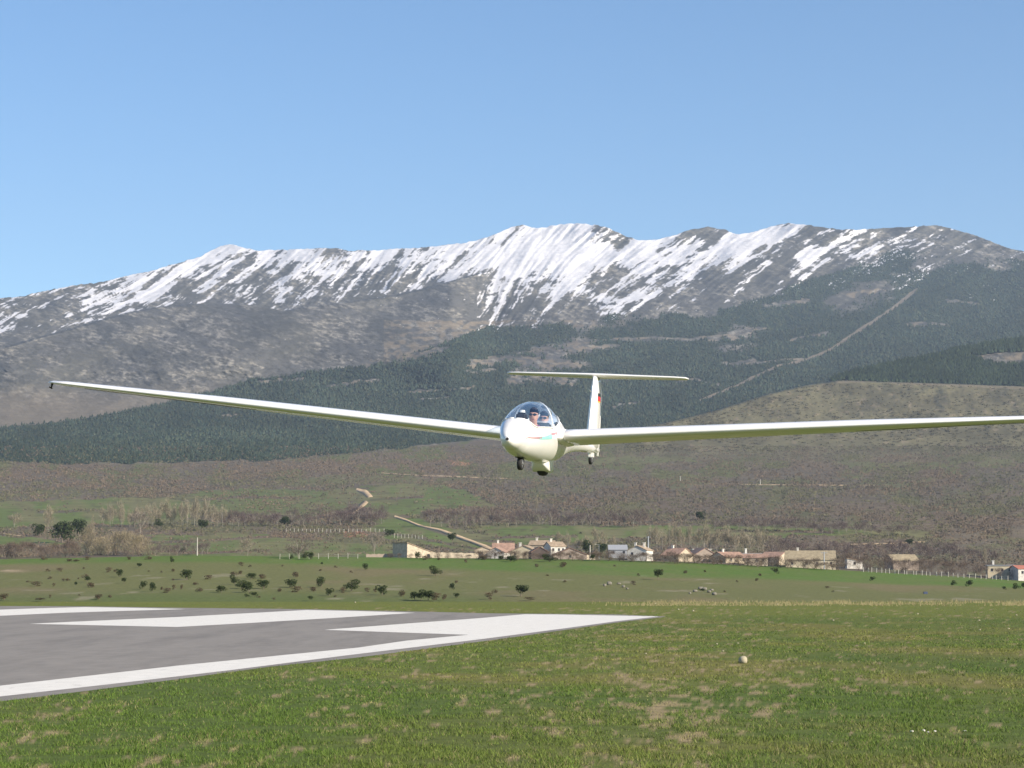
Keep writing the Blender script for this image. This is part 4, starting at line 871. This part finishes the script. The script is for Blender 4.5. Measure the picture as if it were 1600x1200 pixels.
# ------------------------------------------------------------------ GLIDER
gl = empty("glider", (0.50, 37.0, HC+2.28), label="white two seat glider with long wings coming in low over the runway end", category="glider")
gl.rotation_euler = (0, R(2.8), R(-11.6))
S0 = 2.8
ST = [(0.0, .02, -.13, -.17), (.03, .07, -.085, -.215), (.1, .125, -.03, -.262), (.2, .175, .03, -.302), (.35, .225, .10, -.342), (.55, .27, .185, -.378), (.75, .303, .265, -.402), (1.0, .332, .36, -.42), (1.3, .352, .445, -.432),
      (1.7, .366, .515, -.438), (2.1, .37, .54, -.438), (2.5, .366, .525, -.432), (2.9, .352, .47, -.418), (3.3, .322, .385, -.385), (3.7, .28, .30, -.325), (4.2, .228, .235, -.235), (4.8, .18, .195, -.15),
      (5.6, .14, .175, -.08), (6.5, .112, .165, -.03), (7.4, .092, .165, .0), (8.1, .075, .16, .02), (8.42, .03, .13, .05)]
STa = np.array(ST)
def sec(s):
    return [np.interp(s, STa[:, 0], STa[:, k]) for k in (1, 2, 3)]
# smooth profile: resample with Catmull-like averaging
def secs(s):
    if s < 0.35: return sec(s)
    w = [0.2, .2, .2, .2, .2]; o = [-.12, -.06, 0, .06, .12]
    return [sum(wi*sec(max(s+oi, 0))[k] for wi, oi in zip(w, o)) for k in range(3)]
def sp_pt(s, a, off=0.0):
    """a in degrees: -90 bottom .. 0 side .. 90 top; returns right-side point"""
    hw, zt, zb = secs(s); hw *= np.interp(s, [0, .3, 3, 4], [.95, .89, .89, 1]); zn = -.04*np.interp(s, [0, .35], [1, 0]); zt += zn; zb += zn; zw = (-.03 if s < 3 else np.interp(s, [3, 5, 8.25], [-.03, .06, .09])) if s > .5 else np.interp(s, [0, .5], [-.19, -.03])
    zw = min(max(zw, zb+.01), zt-.01); ca, sa = math.cos(R(a)), math.sin(R(a)); e = 0.88
    x = (hw+off)*abs(ca)**e; z = zw+((zt-zw+off) if a > 0 else (zw-zb+off))*math.copysign(abs(sa)**e, sa)
    return x, s-S0, z
PHI = [(0.0, 90), (.50, 90), (.53, 66), (.60, 40), (.68, 25), (.78, 16), (.9, 12), (1.4, 12), (1.95, 13), (2.3, 17), (2.6, 25), (2.85, 37), (3.05, 55), (3.2, 78), (3.24, 90), (9, 90)]
def phi(s): return float(np.interp(s, [p[0] for p in PHI], [p[1] for p in PHI]))
def loft(name, ss, arange, m, parent, off=0.0, mirror=True, smooth=True, close=True):
    rows = []
    for s in ss:
        a0, a1, n = arange(s); right = [sp_pt(s, a0+(a1-a0)*i/(n-1), off) for i in range(n)]
        rows.append(right+[(-x, y, z) for (x, y, z) in right[::-1]] if mirror else right)
    A = np.array(rows); me = npmesh(name, A.reshape(-1, 3), gridfaces(A.shape[0], A.shape[1]), smooth=smooth)
    bm = bmesh.new(); bm.from_mesh(me); bmesh.ops.remove_doubles(bm, verts=bm.verts, dist=0.0008); bmesh.ops.recalc_face_normals(bm, faces=bm.faces[:])
    for f in bm.faces: f.smooth = smooth
    bm.to_mesh(me); bm.free(); return link(name, me, m, parent)
ssb = sorted(set(np.round(np.concatenate([np.linspace(0, .1, 6), np.linspace(.1, .5, 9), [p[0] for p in PHI if .49 < p[0] < 3.3], np.linspace(.6, 3.3, 40), np.linspace(3.3, 8.42, 34)]), 4)))
loft("fuselage", ssb, lambda s: (-90, phi(s), 26), M_gel, gl)
cs = [s for s in ssb if .50 <= s <= 3.24]
can = loft("canopy", cs, lambda s: (phi(s), 90, 16), M_glass, gl, off=0.002)
loft("cockpit_tub", [s for s in ssb if .6 <= s <= 3.15], lambda s: (-90, phi(s)-1, 20), M_grey, gl, off=-0.025)
# canopy bow and rim
def strip_along(name, pts, w, m, parent, th=0.012):
    bm = bmesh.new()
    for p0, p1 in zip(pts[:-1], pts[1:]): tube(bm, p0, p1, w, w, 6)
    for f in bm.faces: f.smooth = True
    return bmobj(name, bm, m, parent)
def ring(s, a0, off, n=22): 
    r = [sp_pt(s, a0+(90-a0)*i/(n-1), off) for i in range(n)]; return r+[(-x, y, z) for (x, y, z) in r[::-1]][1:]
loft("canopy_bow", [1.93, 1.95, 1.975, 2.0, 2.02], lambda s: (phi(s)-2, 90, 18), M_gel, can, off=0.014)
def rim(s0, s1, sg):
    pts = [sp_pt(s, phi(s), 0.004) for s in np.linspace(s0, s1, 60)]; return [(sg*x, y, z) for (x, y, z) in pts]
for sg in (1, -1): strip_along("canopy_rim", rim(.505, 3.235, sg), .011, M_gel, can)
# clear vent window and black latches
for s, a in ((1.80, 14), (2.12, 16), (2.32, 19), (2.46, 23)):
    x, y, z = sp_pt(s, a, -.02); bm = bmesh.new(); boxm(bm, x-.02, x+.02, y-.05, y+.05, z-.02, z+.04); bmobj("latch", bm, M_dark if s > 2.3 or s < 2 else M_gel, gl)
# instrument pod, seats
bm = bmesh.new(); boxm(bm, -.085, .085, -1.84, -1.70, -.1, .29); bmesh.ops.bevel(bm, geom=bm.edges[:], offset=.03, segments=3, affect='EDGES'); pod = bmobj("instrument_panel", bm, M_dark, gl)
bm = bmesh.new(); tube(bm, (0, -1.77, .29), (0, -1.77, .33), .055, .045, 14); bmobj("compass", bm, M_gel, pod)
for z in (.17, .05):
    for x in (-.045, .045):
        bm = bmesh.new(); tube(bm, (x, -1.695, z), (x, -1.688, z), .038, .038, 14); bmobj("dial", bm, M_metal, pod)
bm = bmesh.new(); boxm(bm, -.15, .15, -.38, -.32, -.15, .17); bmesh.ops.bevel(bm, geom=bm.edges[:], offset=.02, segments=2, affect='EDGES'); bmobj("rear_instrument_panel", bm, M_dark, gl)
bm = bmesh.new(); hh_ = [sp_pt(3.2, a, -.03) for a in np.linspace(-90, 90, 15)]; bm.faces.new([bm.verts.new(q) for q in hh_]+[bm.verts.new((-q[0], q[1], q[2])) for q in hh_[-2:0:-1]]); bmobj('bulkhead', bm, M_dark, gl)
for y, nm in ((-.72, "seat"), (.24, "seat")):
    bm = bmesh.new(); 
    a = [(-.2, y, -.3), (.2, y, -.3), (.2, y+.22, .22), (-.2, y+.22, .22)]; v1 = [bm.verts.new(q) for q in a]; v2 = [bm.verts.new((q[0], q[1]+.06, q[2])) for q in a]
    bm.faces.new(v1); bm.faces.new(v2[::-1]); [bm.faces.new([v1[i], v1[(i+1) % 4], v2[(i+1) % 4], v2[i]]) for i in range(4)]
    st = bmobj(nm, bm, M_dark, gl)
# decorative stripes on the port side (image right) and starboard side
def band(name, s0, s1, c0, c1, h0, h1, m, sg):
    rows = []
    for s in np.linspace(s0, s1, 26):
        t = (s-s0)/(s1-s0); c = c0+(c1-c0)*t; h = (h0+(h1-h0)*t)
        rows.append([(lambda q: (sg*q[0], q[1], q[2]))(sp_pt(s, c+h*k, 0.0035)) for k in (-.5, -.25, 0, .25, .5)])
    A = np.array(rows); me = npmesh(name, A.reshape(-1, 3), gridfaces(len(A), 5), smooth=True); link(name, me, m, gl)
for sg in (1, -1):
    band("teal_stripe", 1.05, 1.95, -9, 1, 5, 8, M_teal, sg)
    band("maroon_stripe", .40, 1.2, -15, -6, 1.5, 4, M_maroon, sg)
    band("maroon_stripe", 1.85, 2.6, 3, 8, 2.5, 6, M_maroon, sg)
# nose ring with vent
bm = bmesh.new()
for K_, (r0, r1, y0, y1) in enumerate(((.034, .05, -2.812, -2.79),)): tube(bm, (0, y0, -.19), (0, y1, -.19), r0, r1, 18)
nr = bmobj("nose_ring", bm, M_gel, gl); bm = bmesh.new(); tube(bm, (0, -2.817, -.19), (0, -2.80, -.19), .025, .025, 16); bmobj("air_vent", bm, M_dark, nr)
# wings ----------------------------------------------------------
def airfoil(t, n=26, camber=0.025):
    x = (1-np.cos(np.linspace(0, math.pi, n)))/2
    yt = 5*t*(.2969*np.sqrt(x)-.1260*x-.3516*x**2+.2843*x**3-.1036*x**4); yc = camber*4*x*(1-x)
    k_ = 1 if camber == 0 else 1; up = np.stack([x, yc+yt*(1+(camber > 0)*.28)], 1); lo = np.stack([x, yc-yt*(1-(camber > 0)*.28)], 1)
    return np.concatenate([up[::-1], lo[1:-1]])
def wingloft(name, stations, m, parent, vertical=False, t=0.15, camber=.025, c0=0.0, c1=1.0):
    """stations: (span, y_le, z, chord, thick, twist_deg)"""
    rows = []
    for (sx, yle, z, ch, th, tw_) in stations:
        af = airfoil(th, camber=camber); af = af[(af[:, 0] >= c0-1e-6) & (af[:, 0] <= c1+1e-6)] if (c0 > 0 or c1 < 1) else af
        a = R(tw_)
        xs = af[:, 0]*ch; zs = af[:, 1]*ch; yy = yle+xs*math.cos(a)+zs*math.sin(a)*0; zz = z+zs-(xs-ch*.3)*math.sin(a)
        rows.append(np.stack([np.full_like(yy, sx), yy, zz], 1) if not vertical else np.stack([zs, yle+xs, np.full_like(yy, z)], 1))
    A = np.array(rows); n, k, _ = A.shape; i = np.arange(n*k).reshape(n, k); j = np.roll(i, -1, 1)
    Fc = np.stack([i[:-1], j[:-1], j[1:], i[1:]], -1).reshape(-1, 4)
    me = npmesh(name, A.reshape(-1, 3), Fc); bm = bmesh.new(); bm.from_mesh(me); bm.verts.ensure_lookup_table()
    bm.faces.new([bm.verts[int(q)] for q in i[0]]); bm.faces.new([bm.verts[int(q)] for q in i[-1]][::-1]); bmesh.ops.recalc_face_normals(bm, faces=bm.faces[:])
    for f in bm.faces: f.smooth = len(f.verts) <= 4
    bm.to_mesh(me); bm.free(); return link(name, me, m, parent)
def wz(x): return -0.045+0.078*x
for sg in (1, -1):
    stn = []
    for x in [.30, .6, 1.2, 2, 3, 4, 5, 5.6, 6.3, 7, 7.6, 8.1, 8.4, 8.68, 8.80]:
        ch = float(np.interp(x, [.3, 5.4, 8.4, 8.68, 8.80], [1.08, .86, .50, .40, .16])); yle = float(np.interp(x, [.3, 5.4, 8.4, 8.68, 8.80], [-.38, -.31, -.16, -.10, .06]))
        th = float(np.interp(x, [.3, 5.4, 8.4, 8.8], [.19, .17, .15, .12])); stn.append((sg*x, yle, wz(x), ch, th, float(np.interp(x, [.3, 8.6], [5.0, 2.5]))))
    wo = wingloft("wing", stn, M_gel, gl)
    # root fairing
    wingloft("wing_fairing", [(sg*.22, -.50, wz(.22)-.01, 1.30, .225, 5), (sg*.34, -.42, wz(.34)-.005, 1.16, .205, 5), (sg*.42, -.384, wz(.42), 1.09, .193, 5)], M_gel, gl)
    bm = bmesh.new(); tube(bm, (sg*8.72, .05, wz(8.72)-.01), (sg*8.77, .14, wz(8.72)-.08), .020, .010, 8); tube(bm, (sg*8.76, .04, wz(8.72)-.07), (sg*8.77, .17, wz(8.72)-.085), .012, .012, 6); bmobj("wingtip_skid", bm, M_rubber, wo)
    # aileron hinge gap: thin dark line on the underside
    bm = bmesh.new()
    for k in range(12):
        xa = 5.1+k*(8.2-5.1)/12; xb = 5.1+(k+1)*(8.2-5.1)/12
        def hp(x): 
            ch = float(np.interp(x, [.3, 5.4, 8.4], [1.08, .86, .50])); yle = float(np.interp(x, [.3, 5.4, 8.4], [-.38, -.31, -.16])); return (sg*x, yle+ch*.8, wz(x)-ch*.035-.006)
        tube(bm, hp(xa), hp(xb), .004, .004, 4)
    bmobj("aileron_hinge", bm, M_dark, wo)
# tail ------------------------------------------------------------
fs = [(0, 4.36, .05, 1.45, .12, 0), (0, 4.46, .35, 1.36, .12, 0), (0, 4.62, .9, 1.20, .115, 0), (0, 4.75, 1.35, 1.04, .11, 0), (0, 4.78, 1.44, 1.0, .10, 0)]
wingloft("fin", fs, M_gel, gl, vertical=True, camber=0.0, c0=0.0, c1=.70)
ru = []
for (z, yle, ch) in ((-.02, 4.34, 1.47), (.35, 4.46, 1.36), (.9, 4.62, 1.20), (1.10, 4.68, 1.13), (1.40, 4.765, .82)):
    ru.append((0, yle, z, ch, .118, 0))
rud = wingloft("rudder", ru, M_gel, gl, vertical=True, camber=0.0, c0=.705, c1=1.0)
me = rud.data
for sg in (1, -1):
    bm = bmesh.new(); q = []
    for z, yy, th in ((.0, 5.60, .036), (.5, 5.60, .032), (1.0, 5.62, .026)): q.append((bm.verts.new((sg*(th+.006), yy, z)), bm.verts.new((sg*.013, yy+.13, z))))
    for a, b in zip(q[:-1], q[1:]): bm.faces.new([a[0], a[1], b[1], b[0]])
    bmobj("teal_stripe", bm, M_teal, rud)
    fl = [("flag_stripe", M_black, 1.08, 1.14), ("flag_stripe", M_red, .99, 1.08), ("flag_stripe", M_gold, .97, .99)]
    for nm, mm, z0, z1 in fl:
        bm = bmesh.new(); v = [bm.verts.new(k) for k in ((sg*.0735, 4.95, z0), (sg*.0705, 5.2, z0), (sg*.0695, 5.2, z1), (sg*.0725, 4.95, z1))]; bm.faces.new(v); bmobj(nm, bm, mm, gl)
ts = lambda s_: [(s_*x, float(np.interp(x, [0, 1.5, 1.68, 1.73], [4.86, 4.98, 5.03, 5.11])), 1.47+0.004*x, float(np.interp(x, [0, 1.5, 1.68, 1.73], [.60, .40, .32, .14])), .135, 3.0) for x in (0.0, .3, .7, 1.1, 1.5, 1.62, 1.68, 1.73)]
st = ts(-1)[::-1]+ts(1)[1:]
wingloft("tailplane", st, M_gel, gl, camber=0.0, c0=0, c1=.70); wingloft("elevator", st, M_gel, gl, camber=0.0, c0=.71, c1=1.0)
bm = bmesh.new(); tube(bm, (0, 4.62, 1.13), (0, 4.32, 1.15), .008, .005, 8); bmobj("pitot_tube", bm, M_metal, gl)
# wheels ----------------------------------------------------------
def wheel(name, y, z, rad, wid, parent):
    bm = bmesh.new(); K = 26; prof = [(-.5, .62), (-.5, .86), (-.36, .97), (0, 1.0), (.36, .97), (.5, .86), (.5, .62)]
    rings = []
    for (px, pr) in prof: rings.append([bm.verts.new((px*wid, y+math.cos(2*math.pi*i/K)*rad*pr, z+math.sin(2*math.pi*i/K)*rad*pr)) for i in range(K)])
    for a, b in zip(rings[:-1], rings[1:]):
        for i in range(K): f = bm.faces.new([a[i], a[(i+1) % K], b[(i+1) % K], b[i]]); f.smooth = True
    w = empty(name, (0, 0, 0)); w.parent = parent; bmobj("tyre", bm, M_rubber, w)
    bm = bmesh.new(); 
    for i in (0,): tube(bm, (-wid*.42, y, z), (wid*.42, y, z), rad*.63, rad*.63, 20)
    tube(bm, (-wid*.6, y, z), (wid*.6, y, z), rad*.2, rad*.2, 12); bmobj("rim", bm, M_metal, w); return w
wheel("nose_wheel", -1.70, -.51, .106, .08, gl)
bm = bmesh.new(); boxm(bm, -.065, .065, -1.84, -1.56, -.425, -.385); bmobj("nose_wheel_fork", bm, M_dark, gl)
wheel("main_wheel", .18, -.44, .185, .15, gl)
# streamlined main wheel fairing
bm = bmesh.new(); rings = []
for (y, hw, zb) in ((-.42, .03, -.40), (-.36, .09, -.46), (-.22, .135, -.53), (-.05, .15, -.565), (.15, .145, -.56), (.35, .11, -.50), (.52, .05, -.42), (.6, .015, -.38)):
    zt = -.33; y += .16; hw *= 1.05
    rings.append([bm.verts.new(k) for k in ((-hw*1.15, y, zt), (-hw*1.05, y, (zt+zb)/2), (-hw, y, zb+.012), (-hw*.8, y, zb), (hw*.8, y, zb), (hw, y, zb+.012), (hw*1.05, y, (zt+zb)/2), (hw*1.15, y, zt))])
for a, b in zip(rings[:-1], rings[1:]):
    for i in range(7): f = bm.faces.new([a[i], a[i+1], b[i+1], b[i]]); f.smooth = True
bm.faces.new(rings[0]); bm.faces.new(rings[-1][::-1]); bmobj("wheel_fairing", bm, M_gel, gl)
wheel("tail_wheel", 4.85, -.11, .10, .06, gl)
bm = bmesh.new(); boxm(bm, -.04, .04, 4.74, 4.98, -.08, .04); bmesh.ops.bevel(bm, geom=bm.edges[:], offset=.012, segments=2, affect='EDGES'); bmobj("tail_wheel_fairing", bm, M_gel, gl)
# ------------------------------------------------------------------ people in the cockpit
glm = Matrix.Translation(gl.location) @ gl.rotation_euler.to_matrix().to_4x4()
def person(hy, hz, shirt, label, armsy):
    """hy, hz: head centre in glider coordinates"""
    J = {}; E = []
    def j(n, p, r, par=None):
        J[n] = (p, r); 
        if par: E.append((par, n))
    j("pelvis", (0, hy-.04, hz-.60), (.14, .10)); j("belly", (0, hy+.04, hz-.46), (.145, .105), "pelvis"); j("chest", (0, hy+.09, hz-.32), (.165, .11), "belly"); j("upper", (0, hy+.08, hz-.22), (.12, .085), "chest")
    j("neck", (0, hy+.05, hz-.14), (.055, .055), "upper"); j("jaw", (0, hy+.0, hz-.07), (.062, .062), "neck"); j("face", (0, hy, hz+.0), (.074, .088), "jaw"); j("skull", (0, hy+.015, hz+.055), (.068, .082), "face")
    for s in (-1, 1):
        t = "l" if s < 0 else "r"
        j("sh"+t, (s*.17, hy+.08, hz-.25), (.06, .06), "upper"); j("el"+t, (s*.24, hy-.06, hz-.48), (.045, .045), "sh"+t); j("wr"+t, (s*.14, hy-.27, hz-.55), (.03, .03), "el"+t)
        j("pa"+t, (s*.125, hy-.34, hz-.55), (.035, .02), "wr"+t)
        for k in range(4):
            j(f"f{k}{t}", (s*.125+(k-1.5)*.02, hy-.385, hz-.56), (.009, .009), "pa"+t); j(f"g{k}{t}", (s*.125+(k-1.5)*.02, hy-.40+.004*abs(k-1.5), hz-.59), (.008, .008), f"f{k}{t}")
        j("th"+t, (s*.125-s*.04, hy-.35, hz-.55), (.010, .010), "pa"+t)
        j("hip"+t, (s*.09, hy-.12, hz-.61), (.08, .075), "pelvis"); j("kn"+t, (s*.12, hy-.46, hz-.50), (.058, .058), "hip"+t); j("an"+t, (s*.08, hy-.72, hz-.60), (.038, .038), "kn"+t); j("to"+t, (s*.08, hy-.78, hz-.55), (.035, .03), "an"+t)
        j("ear"+t, (s*.078, hy+.012, hz+.0), (.012, .02), "face")
    j("nose", (0, hy-.092, hz-.012), (.014, .016), "face")
    names = list(J); me = bpy.data.meshes.new("person"); me.from_pydata([J[n][0] for n in names], [(names.index(a), names.index(b)) for a, b in E], [])
    ob = bpy.data.objects.new("tmp", me); COL.objects.link(ob)
    md = ob.modifiers.new("skin", 'SKIN'); md.use_smooth_shade = True
    for n, sv in zip(names, me.skin_vertices[0].data): sv.radius = J[n][1]; sv.use_root = (n == "pelvis")
    ob.modifiers.new("sub", 'SUBSURF').levels = 2
    dg = bpy.context.evaluated_depsgraph_get(); m2 = bpy.data.meshes.new_from_object(ob.evaluated_get(dg)); bpy.data.objects.remove(ob)
    m2.materials.clear(); m2.materials.append(M_skin); m2.materials.append(shirt); m2.materials.append(M_dark)
    for p in m2.polygons:
        c = p.center; p.use_smooth = True
        hand = hy-.43 < c.y < hy-.25 and c.z > hz-.60 and .07 < abs(c.x) < .2 and (c.y < hy-.33 or c.z > hz-.57) and c.z > hz-.62+.1*(c.y < hy-.42)
        p.material_index = 0 if (c.z > hz-.155 or (hand and c.z > hz-.53 and False)) else (2 if (c.z < hz-.53 and c.y > hy-.5 and c.y < hy-.0) or c.y < hy-.45 else 1)
    o = link("person", m2, None, label=label, category="person"); o.matrix_world = glm
    # hair
    bm = bmesh.new(); bmesh.ops.create_uvsphere(bm, u_segments=24, v_segments=16, radius=1)
    for v in bm.verts: v.co = Vector((v.co.x*.079, v.co.y*.096+hy+.018, v.co.z*.092+hz+.052)); 
    dele = [v for v in bm.verts if v.co.z < hz+.085+max(0, (hy+.0-v.co.y))*0.35 and v.co.y < hy+.03 or v.co.z < hz-.03]
    bmesh.ops.delete(bm, geom=dele, context='VERTS')
    for f in bm.faces: f.smooth = True
    bmobj("hair", bm, M_hair, o)
    g_ = bmesh.new()
    for s in (-1, 1):
        b2 = bmesh.new(); bmesh.ops.create_uvsphere(b2, u_segments=16, v_segments=10, radius=1)
        for v in b2.verts: v.co = Vector((v.co.x*.030+s*.034, v.co.y*.012+hy-.083, v.co.z*.021+hz+.016))
        for f in b2.faces: f.smooth = True
        tm = bpy.data.meshes.new("t"); b2.to_mesh(tm); b2.free(); g_.from_mesh(tm)
        tube(g_, (s*.062, hy-.078, hz+.022), (s*.082, hy+.01, hz+.02), .004, .004, 6)
    tube(g_, (-.012, hy-.09, hz+.02), (.012, hy-.09, hz+.02), .004, .004, 6)
    bmobj("sunglasses", g_, M_lens, o)
    m = bmesh.new(); tube(m, (-.022, hy-.070, hz-.058), (.022, hy-.070, hz-.058), .007, .007, 8); bmobj("mouth", m, mat("lips", (.32, .12, .10), .6), o)
    for s in (-1, 1):
        m = bmesh.new(); pr = [(s*.07, hy+.17, hz-.17), (s*.085, hy+.02, hz-.165), (s*.075, hy-.045, hz-.30), (s*.03, hy-.07, hz-.52)]
        for a, b in zip(pr[:-1], pr[1:]): tube(m, a, b, .022, .022, 6)
        bmobj("harness_strap", m, M_strap, o)
    return o
person(-.82, .305, M_shirt1, "front pilot in dark sunglasses and navy shirt under the canopy", 0)
person(.06, .31, M_shirt2, "rear pilot in sunglasses and mottled blue shirt behind the front seat", 0)
# ------------------------------------------------------------------ haze
bm = bmesh.new(); boxm(bm, -9000, 9000, -60, 11500, -40, 1900)
vm = bpy.data.materials.new("haze_air"); vm.use_nodes = True; t = vm.node_tree; t.nodes.remove(t.nodes["Principled BSDF"])
pv = t.nodes.new("ShaderNodeVolumePrincipled"); pv.inputs["Density"].default_value = 4.0e-5; pv.inputs["Color"].default_value = (0.62, 0.76, 0.97, 1); pv.inputs["Anisotropy"].default_value = 0.1
t.links.new(pv.outputs[0], t.nodes["Material Output"].inputs["Volume"])
bmobj("haze", bm, vm, kind="stuff", label="thin blue air between camera and mountains")
